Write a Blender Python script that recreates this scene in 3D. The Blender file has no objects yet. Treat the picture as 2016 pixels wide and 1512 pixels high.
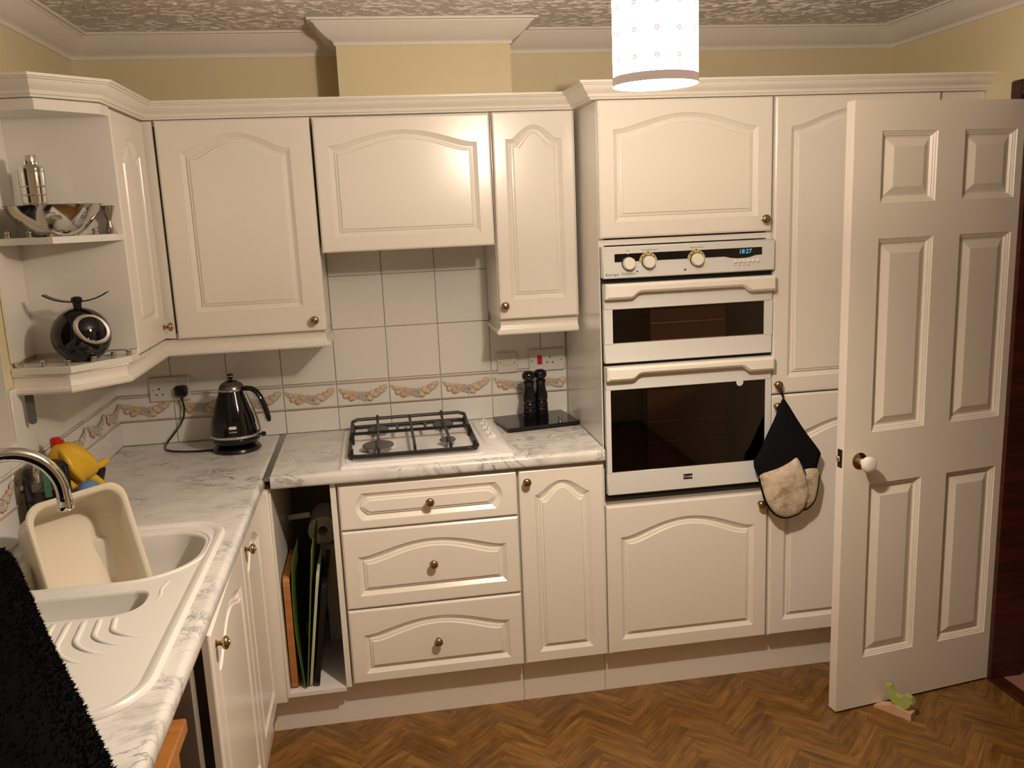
import bpy, bmesh, math, random
from mathutils import Vector, Matrix
random.seed(7)
S = bpy.context.scene
COL = S.collection
PI = math.pi

# ------------------------------------------------------------------ camera
CAM = Vector((.9792, -3.344, 1.7238))
yaw, pit, rol = .1494, -.194, -.0427
fw = Vector((math.sin(yaw)*math.cos(pit), math.cos(yaw)*math.cos(pit), math.sin(pit)))
rt = Vector((math.cos(yaw), -math.sin(yaw), 0)); up = rt.cross(fw)
r2 = rt*math.cos(rol)+up*math.sin(rol); u2 = up*math.cos(rol)-rt*math.sin(rol)
cd = bpy.data.cameras.new('camera'); cam = bpy.data.objects.new('camera', cd); COL.objects.link(cam)
M = Matrix.Identity(4)
for i in range(3):
    M[i][0] = r2[i]; M[i][1] = u2[i]; M[i][2] = -fw[i]; M[i][3] = CAM[i]
cam.matrix_world = M
cd.sensor_width = 36; cd.lens = 1716.87/2016*36; cd.clip_start = .05
S.camera = cam
# ------------------------------------------------------------------ world, exposure
wd = bpy.data.worlds.new('world'); S.world = wd; wd.use_nodes = True
wd.node_tree.nodes['Background'].inputs[0].default_value = (.02, .018, .015, 1)
wd.node_tree.nodes['Background'].inputs[1].default_value = .2
S.view_settings.view_transform = 'Standard'; S.view_settings.look = 'None'
S.view_settings.gamma = 1; S.view_settings.use_curve_mapping = False
S.view_settings.exposure = 0.37
S.cycles.max_bounces = 14; S.cycles.diffuse_bounces = 8
LAMP_POS = (1.522, -1.70, 1.946); LAMP_STRENGTH = 54.0; LAMP_COL = (1.0, .83, .66); BULB_WATTS = 58.0

# ------------------------------------------------------------------ materials
def mat(name, col, rough=.5, metal=0., spec=.5, bump=0., bscale=60., var=0., vscale=6., coat=0.):
    m = bpy.data.materials.new(name); m.use_nodes = True
    nt = m.node_tree; b = nt.nodes['Principled BSDF']
    b.inputs['Base Color'].default_value = (*col, 1); b.inputs['Roughness'].default_value = rough
    b.inputs['Metallic'].default_value = metal; b.inputs['Specular IOR Level'].default_value = spec
    b.inputs['Coat Weight'].default_value = coat; b.inputs['Coat Roughness'].default_value = .08
    if bump or var:
        tc = nt.nodes.new('ShaderNodeTexCoord')
    if bump:
        n = nt.nodes.new('ShaderNodeTexNoise'); n.inputs['Scale'].default_value = bscale; n.inputs['Detail'].default_value = 4
        nt.links.new(tc.outputs['Object'], n.inputs['Vector'])
        bp = nt.nodes.new('ShaderNodeBump'); bp.inputs['Strength'].default_value = bump; bp.inputs['Distance'].default_value = .004
        nt.links.new(n.outputs['Fac'], bp.inputs['Height']); nt.links.new(bp.outputs['Normal'], b.inputs['Normal'])
    if var:
        n2 = nt.nodes.new('ShaderNodeTexNoise'); n2.inputs['Scale'].default_value = vscale; n2.inputs['Detail'].default_value = 3
        nt.links.new(tc.outputs['Object'], n2.inputs['Vector'])
        mx = nt.nodes.new('ShaderNodeMix'); mx.data_type = 'RGBA'
        mx.inputs[6].default_value = (*[c*(1-var) for c in col], 1); mx.inputs[7].default_value = (*[min(1, c*(1+var)) for c in col], 1)
        nt.links.new(n2.outputs['Fac'], mx.inputs[0]); nt.links.new(mx.outputs[2], b.inputs['Base Color'])
    return m
def emit(name, col, s):
    m = bpy.data.materials.new(name); m.use_nodes = True
    nt = m.node_tree; nt.nodes.remove(nt.nodes['Principled BSDF'])
    e = nt.nodes.new('ShaderNodeEmission'); e.inputs[0].default_value = (*col, 1); e.inputs[1].default_value = s
    nt.links.new(e.outputs[0], nt.nodes['Material Output'].inputs[0]); return m
def N(nt, t, **k):
    n = nt.nodes.new(t)
    for a, v in k.items():
        if a in n.inputs: n.inputs[a].default_value = v
        else: setattr(n, a, v)
    return n
def ramp(nt, stops):
    r = nt.nodes.new('ShaderNodeValToRGB'); e = r.color_ramp.elements
    while len(e) < len(stops): e.new(.5)
    for i, (p, c) in enumerate(stops):
        e[i].position = p; e[i].color = (*c, 1) if len(c) == 3 else c
    return r

def mat_marble():
    m = mat('marble_laminate', (.62, .6, .57), .22); nt = m.node_tree; L = nt.links; b = nt.nodes['Principled BSDF']
    g = N(nt, 'ShaderNodeNewGeometry')
    mp = N(nt, 'ShaderNodeMapping'); mp.inputs['Rotation'].default_value = (.2, .1, .5); mp.inputs['Scale'].default_value = (1, 1.45, 1.2)
    L.new(g.outputs['Position'], mp.inputs['Vector'])
    n1 = N(nt, 'ShaderNodeTexNoise', Scale=6.5, Detail=9.0, Roughness=.62, Distortion=1.1); L.new(mp.outputs[0], n1.inputs['Vector'])
    s = N(nt, 'ShaderNodeMath', operation='SUBTRACT'); s.inputs[1].default_value = .5; L.new(n1.outputs['Fac'], s.inputs[0])
    a = N(nt, 'ShaderNodeMath', operation='ABSOLUTE'); L.new(s.outputs[0], a.inputs[0])
    v = ramp(nt, [(0, (1, 1, 1)), (.010, (.45, .45, .45)), (.04, (0, 0, 0))]); L.new(a.outputs[0], v.inputs[0])
    n2 = N(nt, 'ShaderNodeTexNoise', Scale=5.0, Detail=3.0); L.new(g.outputs['Position'], n2.inputs['Vector'])
    p = ramp(nt, [(.45, (0, 0, 0)), (.62, (1, 1, 1))]); L.new(n2.outputs['Fac'], p.inputs[0])
    mu = N(nt, 'ShaderNodeMath', operation='MULTIPLY'); L.new(v.outputs[0], mu.inputs[0]); L.new(p.outputs[0], mu.inputs[1])
    n3 = N(nt, 'ShaderNodeTexNoise', Scale=9.0, Detail=6.0, Roughness=.6, Distortion=.6); L.new(mp.outputs[0], n3.inputs['Vector'])
    c = ramp(nt, [(.3, (.52, .52, .50)), (.5, (.65, .64, .615)), (.7, (.71, .695, .665))]); L.new(n3.outputs['Fac'], c.inputs[0])
    mx = N(nt, 'ShaderNodeMix', data_type='RGBA'); mx.inputs[7].default_value = (.18, .176, .17, 1)
    L.new(mu.outputs[0], mx.inputs[0]); L.new(c.outputs[0], mx.inputs[6]); L.new(mx.outputs[2], b.inputs['Base Color'])
    return m
def mat_wood(name, c1, c2, c3, rough=.4, rnd=False, scale=(3, 40, 40)):
    m = mat(name, c2, rough); nt = m.node_tree; L = nt.links; b = nt.nodes['Principled BSDF']
    tc = N(nt, 'ShaderNodeTexCoord'); mp = N(nt, 'ShaderNodeMapping'); mp.inputs['Scale'].default_value = scale
    L.new(tc.outputs['Object'], mp.inputs['Vector'])
    oi = N(nt, 'ShaderNodeObjectInfo')
    if rnd:
        ml = N(nt, 'ShaderNodeMath', operation='MULTIPLY'); ml.inputs[1].default_value = 57.; L.new(oi.outputs['Random'], ml.inputs[0])
        cb = N(nt, 'ShaderNodeCombineXYZ'); L.new(ml.outputs[0], cb.inputs[0]); L.new(ml.outputs[0], cb.inputs[1])
        L.new(cb.outputs[0], mp.inputs['Location'])
    n = N(nt, 'ShaderNodeTexNoise', Scale=1.0, Detail=5.0, Roughness=.6, Distortion=.5); L.new(mp.outputs[0], n.inputs['Vector'])
    r = ramp(nt, [(.28, c1), (.5, c2), (.72, c3)]); L.new(n.outputs['Fac'], r.inputs[0])
    out = r.outputs[0]
    if rnd:
        hs = N(nt, 'ShaderNodeHueSaturation'); L.new(out, hs.inputs['Color'])
        mr = N(nt, 'ShaderNodeMapRange'); mr.inputs[3].default_value = .8; mr.inputs[4].default_value = 1.2
        L.new(oi.outputs['Random'], mr.inputs[0]); L.new(mr.outputs[0], hs.inputs['Value']); out = hs.outputs[0]
    L.new(out, b.inputs['Base Color']); return m
def mat_ceiling():
    m = mat('textured_ceiling_paint', (.62, .58, .54), .4); nt = m.node_tree; L = nt.links; b = nt.nodes['Principled BSDF']
    g = N(nt, 'ShaderNodeNewGeometry'); mp = N(nt, 'ShaderNodeMapping'); mp.inputs['Scale'].default_value = (12, 45, 1)
    n0 = N(nt, 'ShaderNodeTexNoise', Scale=2.2, Detail=2.0); L.new(g.outputs['Position'], n0.inputs['Vector'])
    va = N(nt, 'ShaderNodeVectorMath', operation='ADD'); L.new(g.outputs['Position'], va.inputs[0])
    vs = N(nt, 'ShaderNodeVectorMath', operation='SCALE'); vs.inputs['Scale'].default_value = .25; L.new(n0.outputs['Color'], vs.inputs[0]); L.new(vs.outputs[0], va.inputs[1])
    L.new(va.outputs[0], mp.inputs['Vector'])
    n = N(nt, 'ShaderNodeTexNoise', Scale=2.0, Detail=5.0, Roughness=.55); L.new(mp.outputs[0], n.inputs['Vector'])
    bp = N(nt, 'ShaderNodeBump'); bp.inputs['Strength'].default_value = .9; bp.inputs['Distance'].default_value = .012
    L.new(n.outputs['Fac'], bp.inputs['Height']); L.new(bp.outputs[0], b.inputs['Normal']); return m
def mat_glass(name, tint, rough=.03, a=.8):
    m = bpy.data.materials.new(name); m.use_nodes = True; nt = m.node_tree; L = nt.links
    nt.nodes.remove(nt.nodes['Principled BSDF'])
    t = N(nt, 'ShaderNodeBsdfTransparent'); t.inputs[0].default_value = (*tint, 1)
    gl = N(nt, 'ShaderNodeBsdfGlossy'); gl.inputs['Roughness'].default_value = rough
    fr = N(nt, 'ShaderNodeFresnel', IOR=1.5); mx = N(nt, 'ShaderNodeMixShader')
    L.new(fr.outputs[0], mx.inputs[0]); L.new(t.outputs[0], mx.inputs[1]); L.new(gl.outputs[0], mx.inputs[2])
    L.new(mx.outputs[0], nt.nodes['Material Output'].inputs[0]); return m

VINYL = mat('cream_white_vinyl', (.78, .735, .668), .24, bump=.012, bscale=25)
CARC = mat('white_melamine', (.74, .715, .67), .2)
TRIMW = mat('cream_moulding', (.76, .725, .65), .3)
GLOSSD = mat('white_gloss_paint', (.76, .71, .63), .38, bump=.05, bscale=90)
COVE = mat('coving_paint', (.74, .70, .65), .5)
WALLP = mat('yellow_cream_wall_paint', (.66, .575, .37), .55, bump=.04, bscale=120, var=.05, vscale=5)
WALLW = mat('white_reveal_paint', (.75, .72, .67), .5)
CEIL = mat_ceiling()
TILE = mat('white_ceramic_tile', (.74, .73, .69), .12, var=.03, vscale=4)
GROUT = mat('grey_grout', (.52, .48, .41), .85, bump=.1, bscale=200)
MARBLE = mat_marble()
ALU = mat('brushed_aluminium', (.32, .31, .30), .35, .9)
ALU2 = mat('rack_wire_grey', (.75, .7, .6), .5)
BRASS = mat('aged_brass', (.40, .29, .14), .25, 1.)
CHROME = mat('chrome', (.75, .74, .72), .08, 1.)
STEEL = mat('polished_steel', (.55, .53, .5), .12, 1.)
OVENW = mat('oven_white_enamel', (.66, .66, .64), .25)
HANDW = mat('oven_handle_plastic', (.78, .75, .68), .3)
BLACKP = mat('black_plastic', (.008, .008, .009), .18)
BLACKM = mat('black_matt', (.006, .006, .006), .7)
BLACKG = mat('black_gloss', (.005, .005, .006), .06)
IRON = mat('black_enamel_iron', (.012, .011, .011), .35)
HOBW = mat('hob_white_enamel', (.80, .80, .79), .12)
BURN = mat('burner_cap_grey', (.09, .085, .08), .5)
SOCK = mat('socket_white_plastic', (.64, .62, .57), .3)
RED = mat('red_plastic', (.5, .01, .01), .3)
SINKM = mat('cream_composite_sink', (.71, .70, .66), .32)
TUBM = mat('cream_plastic_tub', (.66, .595, .475), .35)
PEACH = mat('fruit_peach', (.62, .40, .27), .25)
PEACH2 = mat('fruit_cream', (.66, .51, .35), .25)
RIND = mat('fruit_outline', (.36, .25, .18), .3)
OLIVE = mat('fruit_leaf', (.52, .47, .37), .3)
GRAPE = mat('fruit_grape', (.50, .45, .44), .3)
PINK = mat('pink_glaze_line', (.52, .37, .30), .2)
BLOCK = mat_wood('oak_parquet', (.095, .042, .009), (.185, .088, .020), (.28, .145, .041), .36, True, (9, 50, 50))
SUBF = mat('dark_subfloor', (.07, .035, .015), .7)
PINE = mat_wood('orange_pine', (.33, .12, .03), (.42, .17, .045), (.5, .22, .07), .35)
DARKW = mat_wood('dark_mahogany', (.028, .006, .003), (.05, .012, .006), (.085, .022, .01), .35)
BEECH = mat_wood('pale_beech', (.5, .3, .18), (.58, .37, .23), (.64, .43, .28), .5)
GREENP = mat('lime_green_paint', (.36, .42, .12), .5)
DGREEN = mat('green_plastic_mat', (.1, .16, .025), .35)
CARPET = mat('pink_carpet', (.3, .14, .1), .9, bump=.5, bscale=300)
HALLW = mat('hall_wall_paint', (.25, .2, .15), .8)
PORC = mat('white_porcelain', (.78, .74, .68), .12)
YELLOW = mat('yellow_rubber', (.62, .38, .015), .35)
BLUEC = mat('blue_knit_cloth', (.12, .2, .4), .9, bump=.8, bscale=160)
FLEECE = mat('black_fleece', (.0025, .0025, .003), 1., spec=.05)
def mat_stain(name, c0, c1, scale):
    m = mat(name, c0, .9, bump=.5, bscale=120); nt = m.node_tree
    tc = N(nt, 'ShaderNodeTexCoord'); n = N(nt, 'ShaderNodeTexNoise', Scale=scale, Detail=6.0, Roughness=.65); nt.links.new(tc.outputs['Object'], n.inputs['Vector'])
    r = ramp(nt, [(.40, c1), (.56, c0)]); nt.links.new(n.outputs['Fac'], r.inputs[0]); nt.links.new(r.outputs[0], nt.nodes['Principled BSDF'].inputs['Base Color']); return m
QUILT = mat_stain('stained_quilted_cotton', (.6, .51, .39), (.33, .24, .15), 14.)
NAVY = mat('black_cotton', (.006, .006, .008), .95, spec=.1, bump=.2, bscale=300)
PAPER = mat('white_paper', (.75, .73, .7), .8)
GREYPL = mat('grey_plastic', (.1, .1, .1), .4)
TEXTK = mat('black_print', (.02, .02, .02), .5)
TEXTW = mat('white_print', (.7, .7, .68), .5)
GOLDP = mat('gold_print', (.5, .38, .13), .4)
BLUE_E = emit('blue_display_glow', (.1, .42, .62), 1.1)
GLASSC = mat_glass('clear_plastic', (.8, .82, .8)); GLASSK = mat_glass('smoked_oven_glass', (.62, .55, .5))
NIGHT = mat('night_window_glass', (.006, .007, .01), .03)
LIQ = mat('dark_liquid', (.012, .008, .008), .1)
DKGREEN = mat('green_label', (.06, .16, .11), .4)
SHADE = emit('glowing_fabric_shade', LAMP_COL, LAMP_STRENGTH)
def _open_weave(m, t):   # loosely woven fabric: part of the bulb's light comes straight through
    nt = m.node_tree; e = [n for n in nt.nodes if n.type == 'EMISSION'][0]
    tr = nt.nodes.new('ShaderNodeBsdfTransparent'); mx = nt.nodes.new('ShaderNodeMixShader'); mx.inputs[0].default_value = t
    nt.links.new(e.outputs[0], mx.inputs[1]); nt.links.new(tr.outputs[0], mx.inputs[2]); nt.links.new(mx.outputs[0], nt.nodes['Material Output'].inputs[0])
_open_weave(SHADE, .36)
FLOWER = emit('printed_flower_glow', (.80, .62, .55), .85)
for _m in (FLOWER,): _m.cycles.emission_sampling = "NONE"
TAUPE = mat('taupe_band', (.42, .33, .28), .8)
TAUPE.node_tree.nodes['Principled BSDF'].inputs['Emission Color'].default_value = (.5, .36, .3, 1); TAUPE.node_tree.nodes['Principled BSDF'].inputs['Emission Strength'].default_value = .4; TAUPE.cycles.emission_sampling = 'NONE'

# ------------------------------------------------------------------ mesh helpers
class MB:
    def __init__(s): s.v = []; s.f = []; s.m = []
    def add(s, vs, fs, mi=0):
        o = len(s.v); s.v += [Vector(a) for a in vs]
        for f in fs: s.f.append([o+i for i in f]); s.m.append(mi)
        return s
    def box(s, x0, y0, z0, x1, y1, z1, b=0., mi=0):
        if x0 > x1: x0, x1 = x1, x0
        if y0 > y1: y0, y1 = y1, y0
        if z0 > z1: z0, z1 = z1, z0
        if b <= 0:
            return s.add([(x0,y0,z0),(x1,y0,z0),(x1,y1,z0),(x0,y1,z0),(x0,y0,z1),(x1,y0,z1),(x1,y1,z1),(x0,y1,z1)],
                         [(0,3,2,1),(4,5,6,7),(0,1,5,4),(1,2,6,5),(2,3,7,6),(3,0,4,7)], mi)
        b = min(b, (x1-x0)*.49, (y1-y0)*.49, (z1-z0)*.49)
        def lp(i, z): return [(x0+i, y0, z), (x1-i, y0, z), (x1, y0+i, z), (x1, y1-i, z), (x1-i, y1, z), (x0+i, y1, z), (x0, y1-i, z), (x0, y0+i, z)]
        def lq(z): return [(x0+b, y0+b, z), (x1-b, y0+b, z), (x1-b, y0+b, z), (x1-b, y1-b, z), (x1-b, y1-b, z), (x0+b, y1-b, z), (x0+b, y1-b, z), (x0+b, y0+b, z)]
        B = b
        l1, l2 = lp(B, z0+b), lp(B, z1-b)
        vs = l1+l2+[(x0+b,y0+b,z0),(x1-b,y0+b,z0),(x1-b,y1-b,z0),(x0+b,y1-b,z0),(x0+b,y0+b,z1),(x1-b,y0+b,z1),(x1-b,y1-b,z1),(x0+b,y1-b,z1)]
        fs = [(i, (i+1) % 8, 8+(i+1) % 8, 8+i) for i in range(8)]
        fs += [(19,18,17,16), (20,21,22,23), (0,16,17,1), (1,17,2), (2,17,18,3), (3,18,4), (4,18,19,5), (5,19,6), (6,19,16,7), (7,16,0)]
        fs += [(9,21,20,8), (10,21,9), (11,22,21,10), (12,22,11), (13,23,22,12), (14,23,13), (15,20,23,14), (8,20,15)]
        return s.add(vs, fs, mi)
    def loft(s, loops, closed=True, cap0=True, cap1=True, mi=0):
        n = len(loops[0]); vs = [p for l in loops for p in l]; fs = []
        for k in range(len(loops)-1):
            for i in range(n if closed else n-1):
                j = (i+1) % n; fs.append((k*n+i, k*n+j, (k+1)*n+j, (k+1)*n+i))
        if cap0: fs.append(tuple(range(n-1, -1, -1)))
        if cap1: fs.append(tuple((len(loops)-1)*n+i for i in range(n)))
        return s.add(vs, fs, mi)
    def tube(s, path, r, n=8, mi=0, cap=True):
        P = [Vector(p) for p in path]; rs = r if isinstance(r, (list, tuple)) else [r]*len(P)
        loops = []; t = (P[1]-P[0]).normalized(); a = t.orthogonal().normalized()
        for i, p in enumerate(P):
            t = ((P[min(i+1, len(P)-1)]-P[i]).normalized()+(P[i]-P[max(i-1, 0)]).normalized())
            t = t.normalized() if t.length > 1e-6 else (P[min(i+1, len(P)-1)]-P[max(i-1, 0)]).normalized()
            a = (a-t*a.dot(t)).normalized(); b = t.cross(a)
            loops.append([p+(a*math.cos(2*PI*k/n)+b*math.sin(2*PI*k/n))*rs[i] for k in range(n)])
        return s.loft(loops, True, cap, cap, mi)
    def lathe(s, prof, c, axis=(0, 0, 1), n=24, mi=0, cap=True):
        ax = Vector(axis).normalized(); a = ax.orthogonal().normalized(); b = ax.cross(a); c = Vector(c); loops = []
        for r, h in prof:
            r = max(r, 1e-5); loops.append([c+ax*h+(a*math.cos(2*PI*k/n)+b*math.sin(2*PI*k/n))*r for k in range(n)])
        return s.loft(loops, True, cap, cap, mi)
    def sphere(s, c, r, n=10, m=6, mi=0, sc=(1, 1, 1)):
        pr = [(math.sin(PI*i/m), -math.cos(PI*i/m)) for i in range(m+1)]; o = len(s.v)
        s.lathe([(a*1., b) for a, b in pr], (0, 0, 0), n=n, mi=mi)
        for i in range(o, len(s.v)): v = s.v[i]; s.v[i] = Vector((c[0]+v.x*r*sc[0], c[1]+v.y*r*sc[1], c[2]+v.z*r*sc[2]))
        return s
    def sweep(s, path, prof, mi=0):
        # path of (x,y); prof of (offset to the right of travel, z)
        P = [Vector((p[0], p[1])) for p in path]; loops = []
        for i, p in enumerate(P):
            d0 = (P[i]-P[i-1]).normalized() if i else None; d1 = (P[i+1]-P[i]).normalized() if i < len(P)-1 else None
            d0 = d0 or d1; d1 = d1 or d0
            n0 = Vector((d0.y, -d0.x)); n1 = Vector((d1.y, -d1.x)); m = (n0+n1).normalized(); k = 1/max(.3, m.dot(n0))
            loops.append([(p.x+m.x*k*o, p.y+m.y*k*o, z) for o, z in prof])
        return s.loft(loops, True, True, True, mi)
    def prism(s, out, y0, y1, b=0., mi=0, mp=None):
        # outline (x,z) extruded from front y0 to back y1, front edge chamfered by b
        mp = mp or (lambda x, y, z: (x, y, z)); loops = [[mp(x, y1, z) for x, z in out]]
        if b: loops += [[mp(x, y0+(b if y1 > y0 else -b), z) for x, z in out], [mp(x, y0, z) for x, z in inset(out, b)]]
        else: loops += [[mp(x, y0, z) for x, z in out]]
        return s.loft(loops, True, True, True, mi)
    def xf(s, Mx, start=0):
        for i in range(start, len(s.v)): s.v[i] = Mx @ s.v[i]
        return s
def area2(p): return sum(p[i][0]*p[(i+1) % len(p)][1]-p[(i+1) % len(p)][0]*p[i][1] for i in range(len(p)))/2
def inset(pts, d):
    n = len(pts); sg = 1 if area2(pts) > 0 else -1; out = []
    for i in range(n):
        a, p, c = (Vector(pts[i-1]), Vector(pts[i]), Vector(pts[(i+1) % n]))
        e0 = (p-a); e1 = (c-p)
        e0 = e0.normalized() if e0.length > 1e-9 else e1.normalized(); e1 = e1.normalized() if e1.length > 1e-9 else e0
        n0 = Vector((-e0.y, e0.x))*sg; n1 = Vector((-e1.y, e1.x))*sg; m = n0+n1
        m = m.normalized() if m.length > 1e-6 else n0; k = 1/max(.4, m.dot(n0)); q = p+m*k*d; out.append((q.x, q.y))
    return out
def rrect(x0, x1, y0, y1, r, n=6):
    rs = r if isinstance(r, (list, tuple)) else [r]*4; out = []
    for (cx, cy, a0, q) in ((x1-rs[0], y0+rs[0], -90, 0), (x1-rs[1], y1-rs[1], 0, 1), (x0+rs[2], y1-rs[2], 90, 2), (x0+rs[3], y0+rs[3], 180, 3)):
        for i in range(n+1):
            a = math.radians(a0+90*i/n); out.append((cx+rs[q]*math.cos(a), cy+rs[q]*math.sin(a)))
    return out
FR = {}
def mesh_of(mb, name, mats, smooth=True, ang=38, recalc=True):
    me = bpy.data.meshes.new(name); vs = mb.v
    x = [v.x for v in vs]; y = [v.y for v in vs]; z = [v.z for v in vs]
    c = Vector(((min(x)+max(x))/2, (min(y)+max(y))/2, min(z)))
    me.from_pydata([v-c for v in vs], [], mb.f)
    mats = mats if isinstance(mats, (list, tuple)) else [mats]
    for m in mats: me.materials.append(m)
    for p, i in zip(me.polygons, mb.m): p.material_index = i
    if recalc:
        bm = bmesh.new(); bm.from_mesh(me); bmesh.ops.recalc_face_normals(bm, faces=bm.faces); bm.to_mesh(me); bm.free()
    if smooth:
        me.shade_smooth(); me.set_sharp_from_angle(angle=math.radians(ang))
    return me, c
def inst(me, name, loc, parent=None, rotz=0., label=None):
    o = bpy.data.objects.new(name, me); COL.objects.link(o); loc = Vector(loc)
    o.parent = parent; o.location = loc-(FR[parent] if parent else Vector()); FR[o] = loc; o.rotation_euler.z = rotz
    if label: o['label'] = label
    return o
def part(name, mb, mats, parent=None, label=None, smooth=True, ang=38, recalc=True):
    me, c = mesh_of(mb, name, mats, smooth, ang, recalc)
    return inst(me, name, c, parent, 0, label)
def tag(o, label, cat, group=None, kind=None):
    o['label'] = label; o['category'] = cat
    if group: o['group'] = group
    if kind: o['kind'] = kind
    return o
def thing(name, loc, label, cat, group=None, kind=None):
    o = bpy.data.objects.new(name, None); COL.objects.link(o); o.location = loc; FR[o] = Vector(loc); o.empty_display_size = .05
    return tag(o, label, cat, group, kind)
def struct(name, mb, mats, label, cat, parent=None, **k):
    o = part(name, mb, mats, parent, **k)
    if not parent: tag(o, label, cat, None, 'structure')
    return o
_tc = {}
def text(s, size, mp, mats, parent, name='lettering', shear=0., align='CENTER', ext=.0002, sx=1.):
    # flat lettering: mp maps (u right, v up, w out) to the world
    cu = bpy.data.curves.new('t', 'FONT'); cu.body = s; cu.size = size; cu.align_x = align; cu.align_y = 'CENTER'; cu.extrude = ext; cu.shear = shear; cu.resolution_u = 3
    ob = bpy.data.objects.new('t', cu); COL.objects.link(ob); bpy.context.view_layer.update()
    me = bpy.data.meshes.new_from_object(ob.evaluated_get(bpy.context.evaluated_depsgraph_get()))
    mb = MB(); mb.add([mp(v.co.x*sx, v.co.y, v.co.z+ext) for v in me.vertices], [tuple(p.vertices) for p in me.polygons])
    bpy.data.objects.remove(ob); bpy.data.curves.remove(cu); bpy.data.meshes.remove(me)
    return part(name, mb, mats, parent, smooth=False, recalc=False)
def RZ(a, px=0, py=0): return Matrix.Translation((px, py, 0)) @ Matrix.Rotation(a, 4, 'Z') @ Matrix.Translation((-px, -py, 0))

# =================================================================== the room
CZ = 2.372; XR = 3.055; YB = -4.6
fl = struct('floor', MB().box(0, YB, -.05, XR, 0, -.006), SUBF, 'brown herringbone parquet pattern kitchen floor', 'floor', smooth=False)
# herringbone blocks
NB = 5; Wb = .0435; Lb = Wb*NB
def block_mesh(cut=0.):
    g = .0003; return MB().box(-Lb/2+g, -Wb/2+g, -.006, Lb/2-g, Wb/2-g, 0)
bme, bc = mesh_of(block_mesh(), 'parquet_block', BLOCK, False)
rest = MB(); cells = []
c45 = math.cos(PI/4)
for i in range(-100, 101):
    for j in range(-100, 101):
        # herringbone on a grid of unit Wb: horizontal block at (i,j) and vertical block
        if (i-j) % (2*NB) == 0:
            cells.append(((i+NB/2)*Wb, (j+.5)*Wb, 0)); cells.append(((i-.5)*Wb, (j+NB/2)*Wb, 1))
nb = 0
blocks = []
for (a, b, o) in cells:
    x = (a-b)*c45+1.45; y = (a+b)*c45-.9
    blocks.append((x, y, PI/4+(PI/2 if o else 0)))
near = []; far = []
for (x, y, r) in blocks:
    if not (.0 < x < XR+.13 and YB < y < 0): continue
    if x+.11 > XR and y < -.6 or x-.11 < 0 or y+.11 > 0 or y-.11 < YB or x+.11 > XR: edge = True
    else: edge = False
    vis = (y > -1.27 and y < -.43 and x > .42)
    if vis: near.append((x, y, r))
    elif not edge: far.append((x, y, r))
for (x, y, r) in near[:300]:
    o = inst(bme, 'parquet_block', (x, y, -.006), fl, r)
for (x, y, r) in far:
    o0 = len(rest.v); rest.box(-Lb/2, -Wb/2, -.006, Lb/2, Wb/2, 0)
    rest.xf(Matrix.Translation((x, y, 0)) @ Matrix.Rotation(r, 4, 'Z'), o0)
rp = part('parquet_surround', rest, BLOCK, fl, smooth=False); rp['kind'] = 'stuff'

CBX0_, CBX1_, CBY_ = .903, 1.497, -.197
cei = struct('ceiling', MB().box(-.2, YB-.1, CZ, XR+.1, .1, CZ+.08), CEIL, 'grey brown ceiling with swirled textured plaster', 'ceiling', smooth=False)
cs = MB(); rs = random.Random(21)
for i in range(5200):
    x, y = rs.uniform(.09, XR-.09), rs.uniform(-1.05, -.088)
    if CBX0_-.09 < x < CBX1_+.09 and y > CBY_-.09: continue
    l_ = rs.uniform(.008, .03); w_ = rs.uniform(.0012, .0035); h_ = rs.uniform(.0012, .0035); a = rs.gauss(0, .45)+.5*math.sin(3*x+5*y)
    o0 = len(cs.v); cs.add([(-l_, 0, .0005), (-l_*.4, -w_, .0005), (l_*.5, -w_*.8, .0005), (l_, 0, .0005), (l_*.4, w_, .0005), (-l_*.5, w_*.8, .0005), (-l_*.35, 0, -h_), (l_*.4, 0, -h_*.8)],
        [(0, 1, 6), (1, 2, 7, 6), (2, 3, 7), (3, 4, 7), (4, 5, 6, 7), (5, 0, 6)])
    cs.xf(Matrix.Translation((x, y, CZ)) @ Matrix.Rotation(a, 4, 'Z'), o0)
cp_ = part('plaster_strokes', cs, mat('ceiling_stroke_paint', (.66, .61, .56), .25), cei, smooth=True, ang=80, recalc=False); cp_['kind'] = 'stuff'
wb = struct('wall_back', MB().box(-.2, 0, -.05, XR+.1, .1, CZ), WALLP, 'yellow cream back wall behind the kitchen units', 'wall', smooth=False)
# left wall with window opening
WY0, WY1, WZ0, WZ1 = -.915, -2.35, 1.165, 2.12
wl = struct('wall_left', MB().box(-.2, YB, -.05, 0, 0, WZ0).box(-.2, YB, WZ1, 0, 0, CZ).box(-.2, WY0, WZ0, 0, 0, WZ1).box(-.2, YB, WZ0, 0, WY1, WZ1),
            WALLP, 'yellow cream wall on the sink side', 'wall', smooth=False)
rv = MB().box(-.17, WY0-.004, WZ0, .003, WY0, WZ1).box(-.17, WY1, WZ0, 0, WY1+.004, WZ1).box(-.17, WY1+.004, WZ1-.004, 0, WY0-.004, WZ1)
part('window_reveal', rv, WALLW, wl, smooth=False)
part('window_sill', MB().box(-.17, WY1+.004, WZ0, .012, WY0-.004, WZ0+.02, .004), WALLW, wl)
wn = tag(thing('window_1', (-.17, -1.63, WZ0+.02), 'white framed window with dark night glass over the sink', 'window'), 'white framed window with dark night glass over the sink', 'window', None, 'structure')
fm = MB()
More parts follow.
